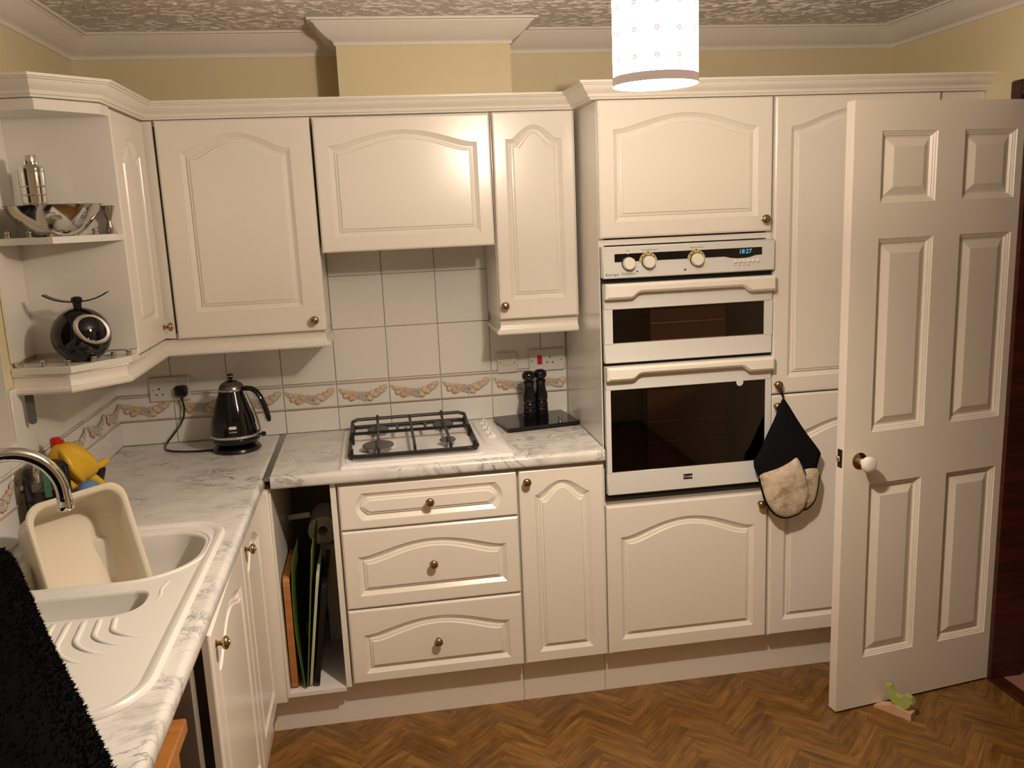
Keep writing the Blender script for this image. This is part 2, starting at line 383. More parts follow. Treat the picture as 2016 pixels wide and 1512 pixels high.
for (a, b, c, d) in ((WY1+.004, WZ0+.02, WY0-.004, WZ0+.08), (WY1+.004, WZ1-.064, WY0-.004, WZ1-.004), (WY1+.004, WZ0+.08, WY1+.064, WZ1-.064), (WY0-.064, WZ0+.08, WY0-.004, WZ1-.064), (-1.66, WZ0+.08, -1.6, WZ1-.064)):
    fm.box(-.19, a, b, -.13, c, d, .004)
part('window_frame', fm, WALLW, wn)
part('window_pane', MB().box(-.165, WY1+.064, WZ0+.08, -.16, -1.66, WZ1-.064), NIGHT, wn, smooth=False)
part('window_pane', MB().box(-.165, -1.6, WZ0+.08, -.16, WY0-.064, WZ1-.064), NIGHT, wn, smooth=False)
# right wall with doorway
DY0, DY1, DZ1 = -.752, -1.56, 2.02
struct('wall_right', MB().box(XR, DY0, -.05, XR+.1, 0, CZ).box(XR, YB, -.05, XR+.1, DY1, CZ).box(XR, DY1, DZ1, XR+.1, DY0, CZ), WALLP, 'yellow cream wall beside the doorway', 'wall', smooth=False)
struct('wall_front', MB().box(-.2, YB-.1, -.05, XR+.1, YB, CZ), WALLP, 'yellow cream wall opposite the oven units', 'wall', smooth=False)
tr = MB().box(XR-.018, DY0, 0, XR, DY0+.052, DZ1+.05, .005).box(XR-.018, DY1-.052, 0, XR, DY1, DZ1+.05, .005).box(XR-.018, DY1, DZ1, XR, DY0, DZ1+.05, .005)
tr.box(XR, DY0-.02, 0, XR+.12, DY0, DZ1).box(XR, DY1, 0, XR+.12, DY1+.02, DZ1).box(XR, DY1+.02, DZ1-.02, XR+.12, DY0-.02, DZ1)
struct('trim_1', tr, DARKW, 'dark brown wooden door frame and architrave', 'door frame')
hall = MB().box(XR+.1, -2.4, -.05, 4.3, .2, 0).box(XR+.12, .2, 0, 4.3, .3, 2.4).box(4.3, -2.4, 0, 4.4, .2, 2.4).box(XR+.1, -2.5, 0, 4.4, -2.4, 2.4).box(XR+.1, -2.4, 2.4, 4.4, .2, 2.45)
struct('wall_hall', hall, HALLW, 'dim hallway beyond the kitchen door', 'hallway', smooth=False)
struct('floor_hall', MB().box(XR+.055, -2.4, 0, 4.3, .2, .012), CARPET, 'pinkish brown hall carpet beyond the doorway', 'carpet', smooth=False)
struct('trim_2', MB().box(XR+.0, DY1+.02, -.002, XR+.055, DY0-.02, .012, .004), DARKW, 'dark wooden threshold strip in the doorway', 'threshold')
# coving
CBX0, CBX1, CBY = .903, 1.497, -.197
cov = [(0, CZ-.074), (.005, CZ-.074), (.007, CZ-.066)]
for i in range(9):
    a = i/8; cov.append((.010+.058*(a**1.0), CZ-.062+.05*(.5*a+.5*a*a*1.0)))
cov += [(.072, CZ-.012), (.073, CZ-.008), (.085, CZ-.007), (.086, CZ), (0, CZ)]
struct('trim_3', MB().sweep([(0, YB), (0, 0), (CBX0, 0), (CBX0, CBY), (CBX1, CBY), (CBX1, 0), (XR, 0), (XR, YB)], cov), COVE, 'white plaster coving running round the ceiling', 'coving', ang=30)
struct('wall_boxing', MB().box(CBX0, CBY, 2.066, CBX1, 0, CZ), WALLP, 'yellow cream boxed-in duct above the hood cupboard', 'boxing', smooth=False)

# --------------------------------------------------------------- tiles
_tm = {}
def tile(parent, wall, a0, a1, z0, z1, border=False):
    # a along the wall: x on the back wall, -y on the left wall
    w = round(a1-a0-.0026, 4); h = round(z1-z0-.0026, 4)
    if w < .006 or h < .006: return
    key = (wall, w, h)
    if key not in _tm:
        mb = MB()
        if wall == 'b': mb.box(-w/2, -.007, 0, w/2, 0, h, .0012)
        else: mb.box(0, -w/2, 0, .007, w/2, h, .0012)
        _tm[key] = mesh_of(mb, 'tile', TILE)
    me, c = _tm[key]
    loc = ((a0+a1)/2, -.0065, z0+.0013) if wall == 'b' else (.0065, -(a0+a1)/2, z0+.0013)
    t = inst(me, 'tile', loc, parent)
    if border: garland(t, wall, a0, a1, z0, z1)
_gm = {}
def garland(t, wall, a0, a1, z0, z1):
    w = a1-a0; key = (wall, round(w, 3))
    if key not in _gm:
        rnd = random.Random(3); mb = MB(); hw = w/2-.003; full = .199
        def disc(u, v, r, mi, th=.0022):
            if abs(u)+r > hw: return
            n = 10 if r > .006 else 7
            mb.lathe([(r, 0), (r*.9, th*.6), (r*.5, th), (0.0001, th*1.1)], (u, -.0, v), (0, -1, 0), n, mi, False)
        for v in (.006, .0935):
            mb.box(-hw, -.0015, v-.0022, hw, .0, v+.0022, 0, 4)
        def cv(u): return .074-.036*(1-(u/.098)**2)
        for k in range(120):
            u = rnd.uniform(-.094, .094); disc(u, cv(u)+rnd.uniform(-.021, .017)*(1-.72*abs(u)/.1), rnd.uniform(.003, .0062), 2 if rnd.random() < .75 else 3, .0012)
        for (u, dv, r) in ((-.076, .0, .0085), (-.068, -.013, .011), (-.056, .006, .0085), (-.047, -.014, .012), (-.040, .009, .0085), (-.029, .003, .013), (.024, -.013, .0115), (.034, .004, .0135), (.044, -.006, .0115), (.053, .006, .0115), (.064, -.001, .0105), (.072, .008, .010), (.083, .005, .009)):
            disc(u, cv(u)+dv, r*1.0, 5, .0017); disc(u, cv(u)+dv+.0006, r*.84, rnd.choice((0, 1, 1)), .0026)
        for k in range(40):
            u = rnd.uniform(-.017, .015); vv = cv(u)+rnd.uniform(-.014, .014); disc(u, vv, .0036, 5, .0014); disc(u, vv, .0027, 3, .0022)
        if wall == 'l': mb.xf(Matrix.Rotation(PI/2, 4, 'Z'))
        _gm[key] = mesh_of(mb, 'fruit_garland', [PEACH, PEACH2, OLIVE, GRAPE, PINK, RIND])
    me, c = _gm[key]
    if wall == 'b': loc = Vector(((a0+a1)/2, -.0135, z0))+Vector((c.x, c.y, c.z))
    else: loc = Vector((.0135, -(a0+a1)/2, z0))+Vector((c.x, c.y, c.z))
    inst(me, 'fruit_garland', loc, t)
ZT = .930
rows = [(ZT, 1.019), (1.019, 1.119), (1.119, 1.3188), (1.3188, 1.5179), (1.5179, 1.64)]
part('grout', MB().box(0.0, -.004, ZT, 1.7, 0, 1.32).box(.79, -.004, 1.32, 1.41, 0, 1.64), GROUT, wb, smooth=False)
part('grout', MB().box(0, -2.6, ZT, .004, -.004, WZ0-.001).box(0, WY0+.001, WZ0-.001, .004, -.004, 1.32), GROUT, wl, smooth=False)
xs = [.0072+.1991*k for k in range(9)]+[1.7015]
for ri, (z0, z1) in enumerate(rows):
    for a0, a1 in zip(xs[:-1], xs[1:]):
        if ri > 2 and not (.79 < a0 and a1 < 1.41): continue
        tile(wb, 'b', a0, a1, z0, z1, ri == 1)
ys = [.008, .18]+[.18+.2*k for k in range(1, 12)]
for ri, (z0, z1) in enumerate(rows[:3]):
    for a0, a1 in zip(ys[:-1], ys[1:]):
        if ri == 2 and a0 > .75:
            if a0 < -WY0: tile(wl, 'l', a0, -WY0, z0, z1)
            if a0 > .9: tile(wl, 'l', a0, a1, z0, WZ0)
            elif a1 > -WY0: tile(wl, 'l', -WY0, a1, z0, WZ0)
            continue
        tile(wl, 'l', a0, a1, z0, z1, ri == 1)

# =================================================================== cabinet doors
def arch_T(sh, p):
    def T(u):
        s = min(1., abs(u)/(1-sh)); return (1-s*s)**p
    return T
def panel_front(w, h, m=.055, mb_=.05, ms=.095, rise=.048, sh=.06, p=1.5, side=0., th=.02, n=28):
    """raised panel door, local x 0..w, z 0..h, front at y=0 looking to -y"""
    T = arch_T(sh, p); xc = w/2; hw = w/2-m; zb = mb_; zs = h-ms; ns = 9 if side else 2
    def loop(d, y):
        P = [(xc-hw+d, zb+d), (xc+hw-d, zb+d)]
        zc = (zb+zs)/2; hh = (zs-zb)/2
        for i in range(1, ns):
            v = -1+2*i/ns; P.append((xc+hw-d+side*(1-v*v)**1.2, zc+(hh-d)*v))
        P.append((xc+hw-d, zs-d))
        for i in range(1, n):
            u = 1-2*i/n; e = 1e-3; sl = rise*(T(u+e)-T(u-e))/(2*e)/hw
            P.append((xc+u*(hw-d), zs+rise*T(u)-d*math.sqrt(1+min(sl*sl, 4))))
        P.append((xc-hw+d, zs-d))
        for i in range(1, ns):
            v = 1-2*i/ns; P.append((xc-hw+d-side*(1-v*v)**1.2, zc+(hh-d)*v))
        return [(x, y, z) for x, z in P]
    l1 = loop(0, 0)
    def rect(i, y):
        x0, x1, z0, z1 = i, w-i, i, h-i; P = [(x0, z0), (x1, z0)]; k = 2
        for q in range(1, ns): P.append((x1, l1[k][2])); k += 1
        P.append((x1, z1)); k += 1
        for q in range(1, n): P.append((l1[k][0], z1)); k += 1
        P.append((x0, z1)); k += 1
        for q in range(1, ns): P.append((x0, l1[k][2])); k += 1
        return [(x, y, z) for x, z in P]
    L = [rect(0, th), rect(0, .006), rect(.0015, .003), rect(.006, .0), l1, loop(.0012, .0022), loop(.0145, .0118), loop(.0175, .012), loop(.0195, .007), loop(.0255, .006), loop(.0285, .0015), loop(.032, 0.0015)]
    return MB().loft(L)
_kp = [(.0, -.001), (.009, 0), (.009, .002), (.0055, .004), (.0048, .010), (.0075, .0135), (.0125, .016), (.0150, .0195), (.0150, .0225), (.0128, .0265), (.0085, .0285), (.0070, .0288), (.0062, .0305), (.003, .0315), (.0, .0317)]
kme, kc = mesh_of(MB().lathe(_kp, (0, 0, 0), (0, -1, 0), 20), 'knob', BRASS)
kmx, kcx = mesh_of(MB().lathe(_kp, (0, 0, 0), (1, 0, 0), 20), 'knob', BRASS)
def knob(door, x, y, z, side=False):
    if side: inst(kmx, 'knob', Vector((x, y, z))+kcx, door, 0, 'small brass knob')
    else: inst(kme, 'knob', Vector((x, y, z))+kc, door, 0, 'small brass knob')
def door(root, x0, x1, z0, z1, yf, name='door', kn=None, **k):
    mb = panel_front(x1-x0, z1-z0, **k); mb.xf(Matrix.Translation((x0, yf, z0)))
    d = part(name, mb, VINYL, root, ang=24)
    if kn: knob(d, kn[0], yf, kn[1])
    return d
def carcass(root, x0, x1, y0, y1, z0, z1, t=.016, back=True, m=CARC):
    mb = MB().box(x0, y0, z0, x0+t, y1, z1).box(x1-t, y0, z0, x1, y1, z1).box(x0+t, y0, z1-t, x1-t, y1, z1).box(x0+t, y0, z0, x1-t, y1, z0+t)
    mb.box(x0+t, y1-.006, z0+t, x1-t, y1, z1-t)
    return part('body', mb, m, root, smooth=False)

ZU0, ZU1 = 1.356, 2.058; YF = -.572
# ---- wall units
u = thing('wall_cupboard', (.55, -.15, ZU0), 'white wall cupboard with one arched panel door above the kettle', 'cupboard')
carcass(u, .29, .803, -.3, -.002, ZU0, ZU1)
part('corner_post', MB().box(.272, -.318, ZU0+.004, .309, -.3, ZU1-.002), VINYL, u)
door(u, .316, .802, ZU0, ZU1, -.322, kn=(.766, 1.394), m=.07, mb_=.085, ms=.097, rise=.052)
u = thing('hood_cupboard', (1.1, -.15, 1.63), 'wide short cupboard with arched panel lifting door above the hob', 'cupboard')
carcass(u, .807, 1.397, -.3, -.002, 1.63, ZU1)
door(u, .811, 1.392, 1.617, 2.052, -.342, m=.045, mb_=.047, ms=.09, rise=.045, th=.022)
part('hood_grille', MB().box(.85, -.27, 1.622, 1.35, -.05, 1.63, .002), ALU, u)
u = thing('wall_cupboard', (1.55, -.15, ZU0), 'narrow tall wall cupboard with rounded arch door beside the oven housing', 'cupboard')
carcass(u, 1.4, 1.69, -.3, -.002, ZU0, ZU1)
door(u, 1.403, 1.684, ZU0, ZU1, -.322, kn=(1.42, 1.404), m=.043, mb_=.066, ms=.09, rise=.045, sh=.22, p=1.25)
u = thing('wall_cupboard', (.14, -.5, ZU0), 'narrow white wall cupboard door beside the open corner shelves', 'cupboard')
mbx = MB().box(.002, -.69, ZU0, .262, -.674, ZU1).box(.002, -.674, ZU1-.016, .262, -.31, ZU1).box(.002, -.674, ZU0, .262, -.31, ZU0+.016)
part('body', mbx, CARC, u, smooth=False)
pm = panel_front(.355, .692, m=.075, mb_=.075, ms=.115, rise=.05, sh=.2, p=1.25)
pm.xf(Matrix.Translation((.286, -.695, ZU0+.006)) @ Matrix.Rotation(PI/2, 4, 'Z'))
d = part('door', pm, VINYL, u, ang=24); knob(d, .286, -.368, 1.404, True)
# ---- open end shelf unit
u = thing('corner_shelf_unit', (.13, -.8, 1.35), 'white open corner shelves at the end of the wall cupboards', 'shelf unit')
def shp(k=0.): return [(.002, -.692), (.284-k, -.692), (.281-k, -.755), (.16-k, -.893+k), (.002, -.868+k)]
def shelf(name, z0, z1):
    sp = shp(); mb = MB().loft([[(x, y, z0) for x, y in sp], [(x, y, z1-.001) for x, y in sp], [(x, y, z1) for x, y in inset(sp, .001)]])
    return part(name, mb, CARC, u, smooth=False)
part('side_panel', MB().box(.002, -.7, 1.384, .284, -.6915, 2.03), CARC, u, smooth=False)
part('back_panel', MB().box(.002, -.866, 1.384, .008, -.7005, 2.03), CARC, u, smooth=False)
shelf('top_board', 2.03, 2.058); sh1 = shelf('shelf', 1.694, 1.712); sh0 = shelf('shelf', 1.352, 1.370)
gme, gc = mesh_of(MB().lathe([(.0001, 0), (.006, 0), (.008, .0012), (.008, .0078), (.0052, .0095), (.0085, .0115), (.0085, .0155), (.005, .0178), (.0001, .0184)], (0, 0, 0), n=12), 'rail_stud', CHROME)
for sh, z, pts in ((sh1, 1.712, ((.045, -.868), (.10, -.876), (.152, -.880), (.198, -.838), (.238, -.793), (.270, -.752))), (sh0, 1.370, ((.02, -.852), (.085, -.868), (.148, -.872), (.2, -.825), (.24, -.779), (.268, -.735)))):
    for (x, y) in pts: inst(gme, 'rail_stud', (x, y, z), sh, 0, 'small chrome rail stud')
# ---- cornice and pelmets
CP = [(0, 2.060), (.022, 2.060), (.024, 2.066), (.029, 2.067), (.031, 2.072), (.032, 2.076), (.036, 2.080), (.042, 2.085), (.047, 2.091), (.05, 2.097), (.051, 2.100), (.056, 2.101), (.058, 2.105), (.063, 2.106), (.063, 2.113), (0, 2.113)]
struct('trim_4', MB().sweep([(.002, -.85), (.15, -.875), (.263, -.765), (.263, -.3), (1.703, -.3), (1.703, -.552), (XR, -.552)], CP), TRIMW, 'cream moulded cornice along the tops of the cupboards', 'cornice', ang=30)
PP = [(0, 1.353), (.012, 1.353), (.013, 1.348), (.0075, 1.345), (.006, 1.335), (.007, 1.325), (.012, 1.318), (.0125, 1.316), (.017, 1.315), (.021, 1.311), (.0215, 1.304), (.018, 1.299), (.012, 1.297), (0, 1.297)]
struct('trim_5', MB().sweep([(.002, -.855), (.148, -.872), (.26, -.762), (.26, -.29), (.792, -.29), (.792, -.02)], PP), TRIMW, 'cream moulded pelmet under the corner cupboards and shelves', 'pelmet', ang=30)
struct('trim_6', MB().sweep([(1.414, -.02), (1.414, -.285), (1.688, -.285)], [(-o if False else o, z) for o, z in PP]).xf(Matrix.Identity(4)), TRIMW, 'cream moulded pelmet under the narrow wall cupboard', 'pelmet', ang=30)

# ---- tall oven housing and larder
u = thing('oven_housing', (2.0, -.28, .13), 'tall white oven housing unit with arched doors above and below the oven', 'tall cupboard')
t = .018; mb = MB().box(1.7035, -.55, .166, 1.7035+t, -.002, 2.058).box(2.2985-t, -.55, .166, 2.2985, -.002, 2.058)
for (a, b) in ((.166, .184), (.715, .735), (1.605, 1.623), (2.04, 2.058)): mb.box(1.7215, -.55, a, 2.2805, -.002, b)
mb.box(1.7215, -.012, .184, 2.2805, -.002, 2.04)
part('body', mb, CARC, u, smooth=False)
door(u, 1.7045, 2.2915, 1.628, 2.058, YF, kn=(2.262, 1.668), m=.05, mb_=.05, ms=.09, rise=.046)
door(u, 1.7045, 2.2915, .172, .72, YF, kn=(2.262, .682), m=.05, mb_=.05, ms=.115, rise=.055)
u = thing('larder_cupboard', (2.6, -.28, .13), 'tall white larder cupboard with two doors behind the open room door', 'tall cupboard')
carcass(u, 2.2995, 2.89, -.55, -.002, .166, 2.058)
door(u, 2.3, 2.884, 1.071, 2.058, YF, kn=(2.316, 1.106), m=.055, mb_=.055, ms=.095, rise=.055)
door(u, 2.3, 2.884, .172, 1.066, YF, kn=(2.316, 1.03), m=.055, mb_=.055, ms=.15, rise=.06)
tag(part('filler_panel', MB().box(2.894, -.556, .0, XR-.001, -.54, 2.058), VINYL, None, smooth=False), 'plain white filler panel between larder cupboard and right wall', 'panel')

# ---- base units
ZB0, ZB1 = .172, .872
u = thing('drawer_unit', (1.1, -.28, .13), 'white three drawer base unit under the gas hob', 'drawer unit')
carcass(u, .805, 1.4, -.55, -.02, .166, .885)
DR = [(.7215, .875, dict(m=.072, mb_=.03, ms=.03, rise=0., side=.022)), (.4435, .7165, dict(m=.046, mb_=.045, ms=.09, rise=.044)), (.172, .438, dict(m=.046, mb_=.035, ms=.09, rise=.044))]
for (a, b, kw), kz in zip(DR, (.80, .583, .302)):
    d = door(u, .8098, 1.3983, a, b, YF, 'drawer_front', (1.104, kz), **kw)
u = thing('base_cupboard', (1.55, -.28, .13), 'narrow white base cupboard with arched door left of the oven', 'cupboard')
carcass(u, 1.402, 1.701, -.55, -.02, .166, .885)
door(u, 1.4052, 1.6997, .172, .875, YF, kn=(1.43, .838), m=.052, mb_=.04, ms=.09, rise=.047, sh=.04, p=1.5)
u = thing('open_base_unit', (.7, -.28, .13), 'open white base unit without a door holding boards and trays', 'cupboard')
mb = MB().box(.785, -.57, .1655, .803, -.02, .885).box(.598, -.57, .152, .785, -.52, .166).box(.598, -.52, .1655, .785, -.02, .166)
part('body', mb, CARC, u, smooth=False)
part('corner_post', MB().box(.545, -.60, .152, .592, -.512, .886, .002), VINYL, u)
part('side_panel', MB().box(.592, -.57, .152, .598, -.03, .885), CARC, u, smooth=False)
part('back_panel', MB().box(.598, -.028, .166, .785, -.02, .885), mat('shade_darkened_olive', (.13, .11, .07), .8), u, smooth=False)  # dark olive colour carries the shade at the back of the open cavity
part('pipe', MB().tube([(.602, -.2, .66), (.68, -.2, .665)], .011, 10), PAPER, u)
# sink base unit with two side facing doors
u = thing('sink_cupboard', (.3, -1.05, .13), 'white sink base cupboard with two glossy arched doors on the left', 'cupboard')
mb = MB().box(.02, -1.56, .152, .50, -1.545, .74).box(.02, -.62, .152, .50, -.605, .74).box(.02, -1.545, .152, .50, -.62, .168)
part('body', mb, CARC, u, smooth=False)
part('top_rail', MB().box(.535, -1.56, .84, .55, -.605, .885), CARC, u, smooth=False)
def side_door(y0, y1, xf, ang, kn):
    w = y1-y0; pm = panel_front(w, .70, m=.06, mb_=.055, ms=.1, rise=.05)
    Mx = Matrix.Translation((xf, y1, .172)) @ Matrix.Rotation(PI/2+ang, 4, 'Z') @ Matrix.Translation((-w, 0, 0))
    pm.xf(Mx); d = part('door', pm, VINYL, u, ang=24)
    k = MB().lathe(_kp, (kn, 0, .655), (0, -1, 0), 20).xf(Mx); part('knob', k, BRASS, d, 'small brass knob')
side_door(-.985, -.605, .563, 0., .05)
side_door(-1.548, -.99, .563, .03, .05)
# plinths
struct('baseboard_back', MB().box(.525, -.51, 0, 1.402, -.495, .165).box(1.4035, -.51, 0, 1.702, -.495, .165).box(1.7035, -.51, 0, 2.893, -.495, .165), VINYL, 'cream plinth along the floor under the back units', 'plinth', smooth=False)
struct('baseboard_left', MB().box(.51, -1.56, 0, .524, -.512, .15), VINYL, 'cream plinth under the sink cupboard', 'plinth', smooth=False)

# =================================================================== worktops
WT0, WT1 = .889, .929
def wt_prof(front):  # (depth from wall, z), rounded nose
    P = [(.002, WT0), (front-.008, WT0), (front-.002, WT0+.003), (front, WT0+.010)]
    for i in range(7):
        a = i/6*PI/2; P.append((front-.016+.016*math.cos(a), WT1-.016+.016*math.sin(a)))
    return P+[(.002, WT1)]
w = thing('worktop', (1.15, -.3, WT0), 'grey veined marble effect worktop holding the hob', 'worktop')
mb = MB(); P = wt_prof(.592)
mb.loft([[(.603, -d, z) for d, z in P], [(1.7005, -d, z) for d, z in P]])
part('slab', mb, MARBLE, w, ang=50)
part('joint_strip', MB().box(.583, -.588, WT1-.012, .603, -.002, WT1+.0016, .001), ALU, w, 'grey metal joint strip')
w = thing('worktop', (.3, -1.3, WT0), 'grey veined marble effect worktop around the sink', 'worktop')
SX0, SX1, SY0, SY1 = .05, .543, -1.955, -.975
mb = MB(); P = wt_prof(.583)
Pn = [(d, z) for d, z in P if d > .5]; Pn = [(.525, WT0)]+[q for q in Pn]+[(.525, WT1)]
CY0, CY1 = -1.545, -1.02
mb.loft([[(d, -.002, z) for d, z in P], [(d, CY1, z) for d, z in P]])
mb.loft([[(d, CY1, z) for d, z in Pn], [(d, CY0, z) for d, z in Pn]])
mb.loft([[(d, CY0, z) for d, z in P], [(d, -2.75, z) for d, z in P]])
mb.box(.002, CY0, WT0, .085, CY1, WT1)
part('slab', mb, MARBLE, w, ang=50)

# =================================================================== sink
sk = thing('sink', (.3, -1.46, WT1), 'cream one and a half bowl inset sink with ridged drainer', 'sink')
ZD = WT1+.004
out = rrect(SX0, SX1, SY0, SY1, [.13, .11, .06, .06], 10)
def off(d): return inset(out, d)
L3 = lambda pts, z: [(x, y, z) for x, y in pts]
mb = MB()
mb.loft([L3(out, WT1+.0005), L3(off(.002), WT1+.006), L3(off(.007), WT1+.0105), L3(off(.013), WT1+.0105), L3(off(.020), WT1+.008), L3(off(.028), ZD)], cap0=False, cap1=False)
mainb = rrect(.10, .508, -1.352, -1.032, [.155, .12, .05, .05], 10)
halfb = rrect(.11, .44, -1.535, -1.405, [.06, .045, .04, .04], 10)
def bowl(pts, dep):
    mb.loft([L3(pts, ZD), L3(inset(pts, .004), ZD-.002), L3(inset(pts, .007), ZD-.008), L3(inset(pts, .012), ZD-.06), L3(inset(pts, .018), ZD-dep+.03), L3(inset(pts, .03), ZD-dep+.006), L3(inset(pts, .045), ZD-dep)], cap0=False, cap1=True)
bowl(mainb, .158); bowl(halfb, .10)
# deck with two holes
bm = bmesh.new(); edges = []
for lp in (off(.028), mainb, halfb):
    vs = [bm.verts.new((x, y, ZD)) for x, y in lp]
    edges += [bm.edges.new((vs[i], vs[(i+1) % len(vs)])) for i in range(len(vs))]
bmesh.ops.triangle_fill(bm, use_beauty=True, edges=edges)
bm.verts.index_update(); mb.add([v.co.copy() for v in bm.verts], [tuple(v.index for v in f.verts) for f in bm.faces]); bm.free()
part('basin', mb, SINKM, sk, ang=40)
mb = MB()   # raised ring round the main bowl
R0 = rrect(.09, .518, -1.362, -1.022, [.16, .125, .055, .055], 10)
mb.loft([L3(inset(R0, -.006), ZD), L3(inset(R0, -.003), ZD+.003), L3(R0, ZD+.0035), L3(inset(R0, .004), ZD+.003), L3(inset(R0, .007), ZD+.0002)], cap0=False, cap1=False)
part('bowl_rim', mb, SINKM, sk)
def ridge(path, w=.006, h=.005):
    mb = MB(); loops = []; P = [Vector((x, y)) for x, y in path]
    for i, p in enumerate(P):
        tdir = (P[min(i+1, len(P)-1)]-P[max(i-1, 0)]).normalized(); nn = Vector((-tdir.y, tdir.x)); f = min(1, i/2, (len(P)-1-i)/4)
        loops.append([(p.x+nn.x*w*math.cos(a), p.y+nn.y*w*math.cos(a), ZD-.0005+max(.0, h*f)*math.sin(a)) for a in [k*PI/6 for k in range(7)]])
    mb.loft(loops, False, False, False); part('drainer_ridge', mb, SINKM, sk, recalc=False)
for k, x0 in enumerate((.175, .21, .245, .275, .305, .335, .365, .395)):
    s_ = (x0-.175)/.22; ln = .36*(1-.66*s_); pth = []
    for i in range(15):
        a = i/14; pth.append((x0+.012*math.sin(a*2)+(.085*(max(0, a-.45)/.55)**2.2), -1.54-ln*(a-.22*max(0, a-.5)**1.5)))
    ridge(pth)
ridge([(.462+.003*math.sin(i), -1.36-.012*i) for i in range(12)], .004, .002)
# tap
tp = thing('mixer_tap', (.075, -1.42, ZD), 'chrome swan neck kitchen tap arching over the sink', 'tap')
ex, ey = .262, -1.352; bx, by = .072, -1.425
part('tap_base', MB().lathe([(.001, ZD), (.03, ZD), (.03, ZD+.006), (.024, ZD+.012), (.022, ZD+.07), (.02, ZD+.08), (.001, ZD+.08)], (bx, by, 0), n=20), CHROME, tp)
pth = [(bx, by, ZD+.075)]; H = 1.152; dx, dy = ex-bx, ey-by; R_ = .5
for i in range(25):
    a = PI*(1-i/24*1.0); cx = .5+.5*math.cos(a); pth.append((bx+dx*cx, by+dy*cx, H+.108*math.sin(a)))
pth.append((ex, ey, H-.018))
part('spout', MB().tube(pth, .0152, 18), CHROME, tp)
part('aerator', MB().lathe([(.001, 0), (.0165, 0), (.018, .003), (.018, .012), (.0165, .015), (.0165, .03), (.001, .03)], (ex, ey, H-.036), n=20), CHROME, tp)
for sx in (-1, 1): part('tap_lever', MB().tube([(bx, by+sx*.02, ZD+.05), (bx+.01, by+sx*.05, ZD+.055), (bx+.02, by+sx*.075, ZD+.075)], [.011, .009, .007], 10), CHROME, tp)
# washing up tub leaning in the bowl
TR_ = Vector((.295, -1.05, 1.09)); TL_ = Vector((.126, -1.237, 1.09)); e1 = (TR_-TL_).normalized(); n0 = Vector((e1.y, -e1.x, 0)); th = math.radians(18)
e2 = n0*math.sin(th)-Vector((0, 0, 1))*math.cos(th); nn = n0*math.cos(th)+Vector((0, 0, 1))*math.sin(th)
lw, lh = (TR_-TL_).length, .315
def tp3(u_, v_, d_): return TL_+e1*u_+e2*v_-nn*d_
def tl(ins, d, r=.045): return [tp3(a, b, d) for a, b in rrect(ins, lw-ins, ins, lh-ins, r, 7)]
mb = MB().loft([tl(.0, .004), tl(-.004, .001), tl(-.001, -.003), tl(.008, -.002), tl(.013, .003, .04), tl(.02, .06, .04), tl(.027, .112, .04), tl(.036, .122, .035), tl(.05, .125, .03)], cap0=False, cap1=True)
mb.loft([tl(.0, .004), tl(.006, .01), tl(.016, .06), tl(.022, .115), tl(.034, .128), tl(.05, .130, .03)], cap0=False, cap1=True)
tag(part('washing_up_tub', mb, TUBM, None, ang=45, recalc=False), 'cream rectangular plastic washing up tub propped on its side in the sink', 'tub')

# =================================================================== hob
HX0, HX1, HY0, HY1 = .82, 1.396, -.572, -.062
h = thing('gas_hob', (1.1, -.32, WT1), 'white enamel four burner gas hob with black pan support', 'hob')
ho = rrect(HX0, HX1, HY0, HY1, .012, 4); z = WT1
fld = rrect(.842, 1.296, -.545, -.085, .03, 4)
mb = MB().loft([L3(ho, z), L3(ho, z+.003), L3(inset(ho, .006), z+.008), L3(inset(ho, .012), z+.009)], cap0=True, cap1=True)
part('hob_plate', mb, HOBW, h)
mb = MB().loft([L3(inset(fld, -.006), z+.009), L3(fld, z+.0125), L3(inset(fld, .008), z+.0125), L3(inset(fld, .018), z+.0098), ], cap0=False, cap1=True)
part('burner_well', mb, HOBW, h)
cp = [(1.307, -.09), (1.382, -.09), (1.382, -.42), (1.392, -.56), (1.36, -.50), (1.318, -.43)][::-1]
mb = MB().loft([L3(inset(cp, -.004), z+.008), L3(cp, z+.014), L3(inset(cp, .008), z+.016)], cap0=False)
part('control_strip', mb, HOBW, h)
for (bx_, by_, r) in ((.95, -.17, .036), (.948, -.40, .05), (1.19, -.165, .036), (1.188, -.40, .026)):
    b = part('burner', MB().lathe([(r*.8, z+.009), (r*.85, z+.02), (r*.95, z+.027), (.001, z+.027)], (bx_, by_, 0), n=28), ALU, h)
    part('burner_cap', MB().lathe([(r*.8, z+.027), (r*1.08, z+.028), (r*1.08, z+.032), (r*.9, z+.036), (.001, z+.037)], (bx_, by_, 0), n=28), BURN, b)
gz = z+.048; mb = MB()
def bar(pts, r=.0042): mb.tube(pts, r*1.45, 8)
fr = rrect(.852, 1.282, -.512, -.088, .035, 5)
bar([(x, y, z+.024) for x, y in fr]+[(fr[0][0], fr[0][1], z+.024)], .0052)
bk = [(.856, -.10, gz), (.875, -.092, gz+.006), (1.255, -.092, gz+.006), (1.278, -.1, gz)]
bar([(.856, -.25, z+.024), (.856, -.12, gz-.004)]+bk+[(1.278, -.12, gz-.004), (1.278, -.25, z+.024)], .0045)
bar([(.852, -.29, z+.024), (.86, -.29, gz), (1.274, -.29, gz), (1.282, -.29, z+.024)], .0052)
for x in (.95, 1.07, 1.19):
    bar([(x, -.512, z+.024), (x, -.50, gz-.006), (x, -.45, gz), (x, -.13, gz), (x, -.095, gz+.016 if x != 1.07 else gz+.008)], .0036)
bar([(1.02, -.29, gz), (1.02, -.215, gz), (1.03, -.2, gz), (1.11, -.2, gz), (1.12, -.215, gz), (1.12, -.29, gz)], .004)
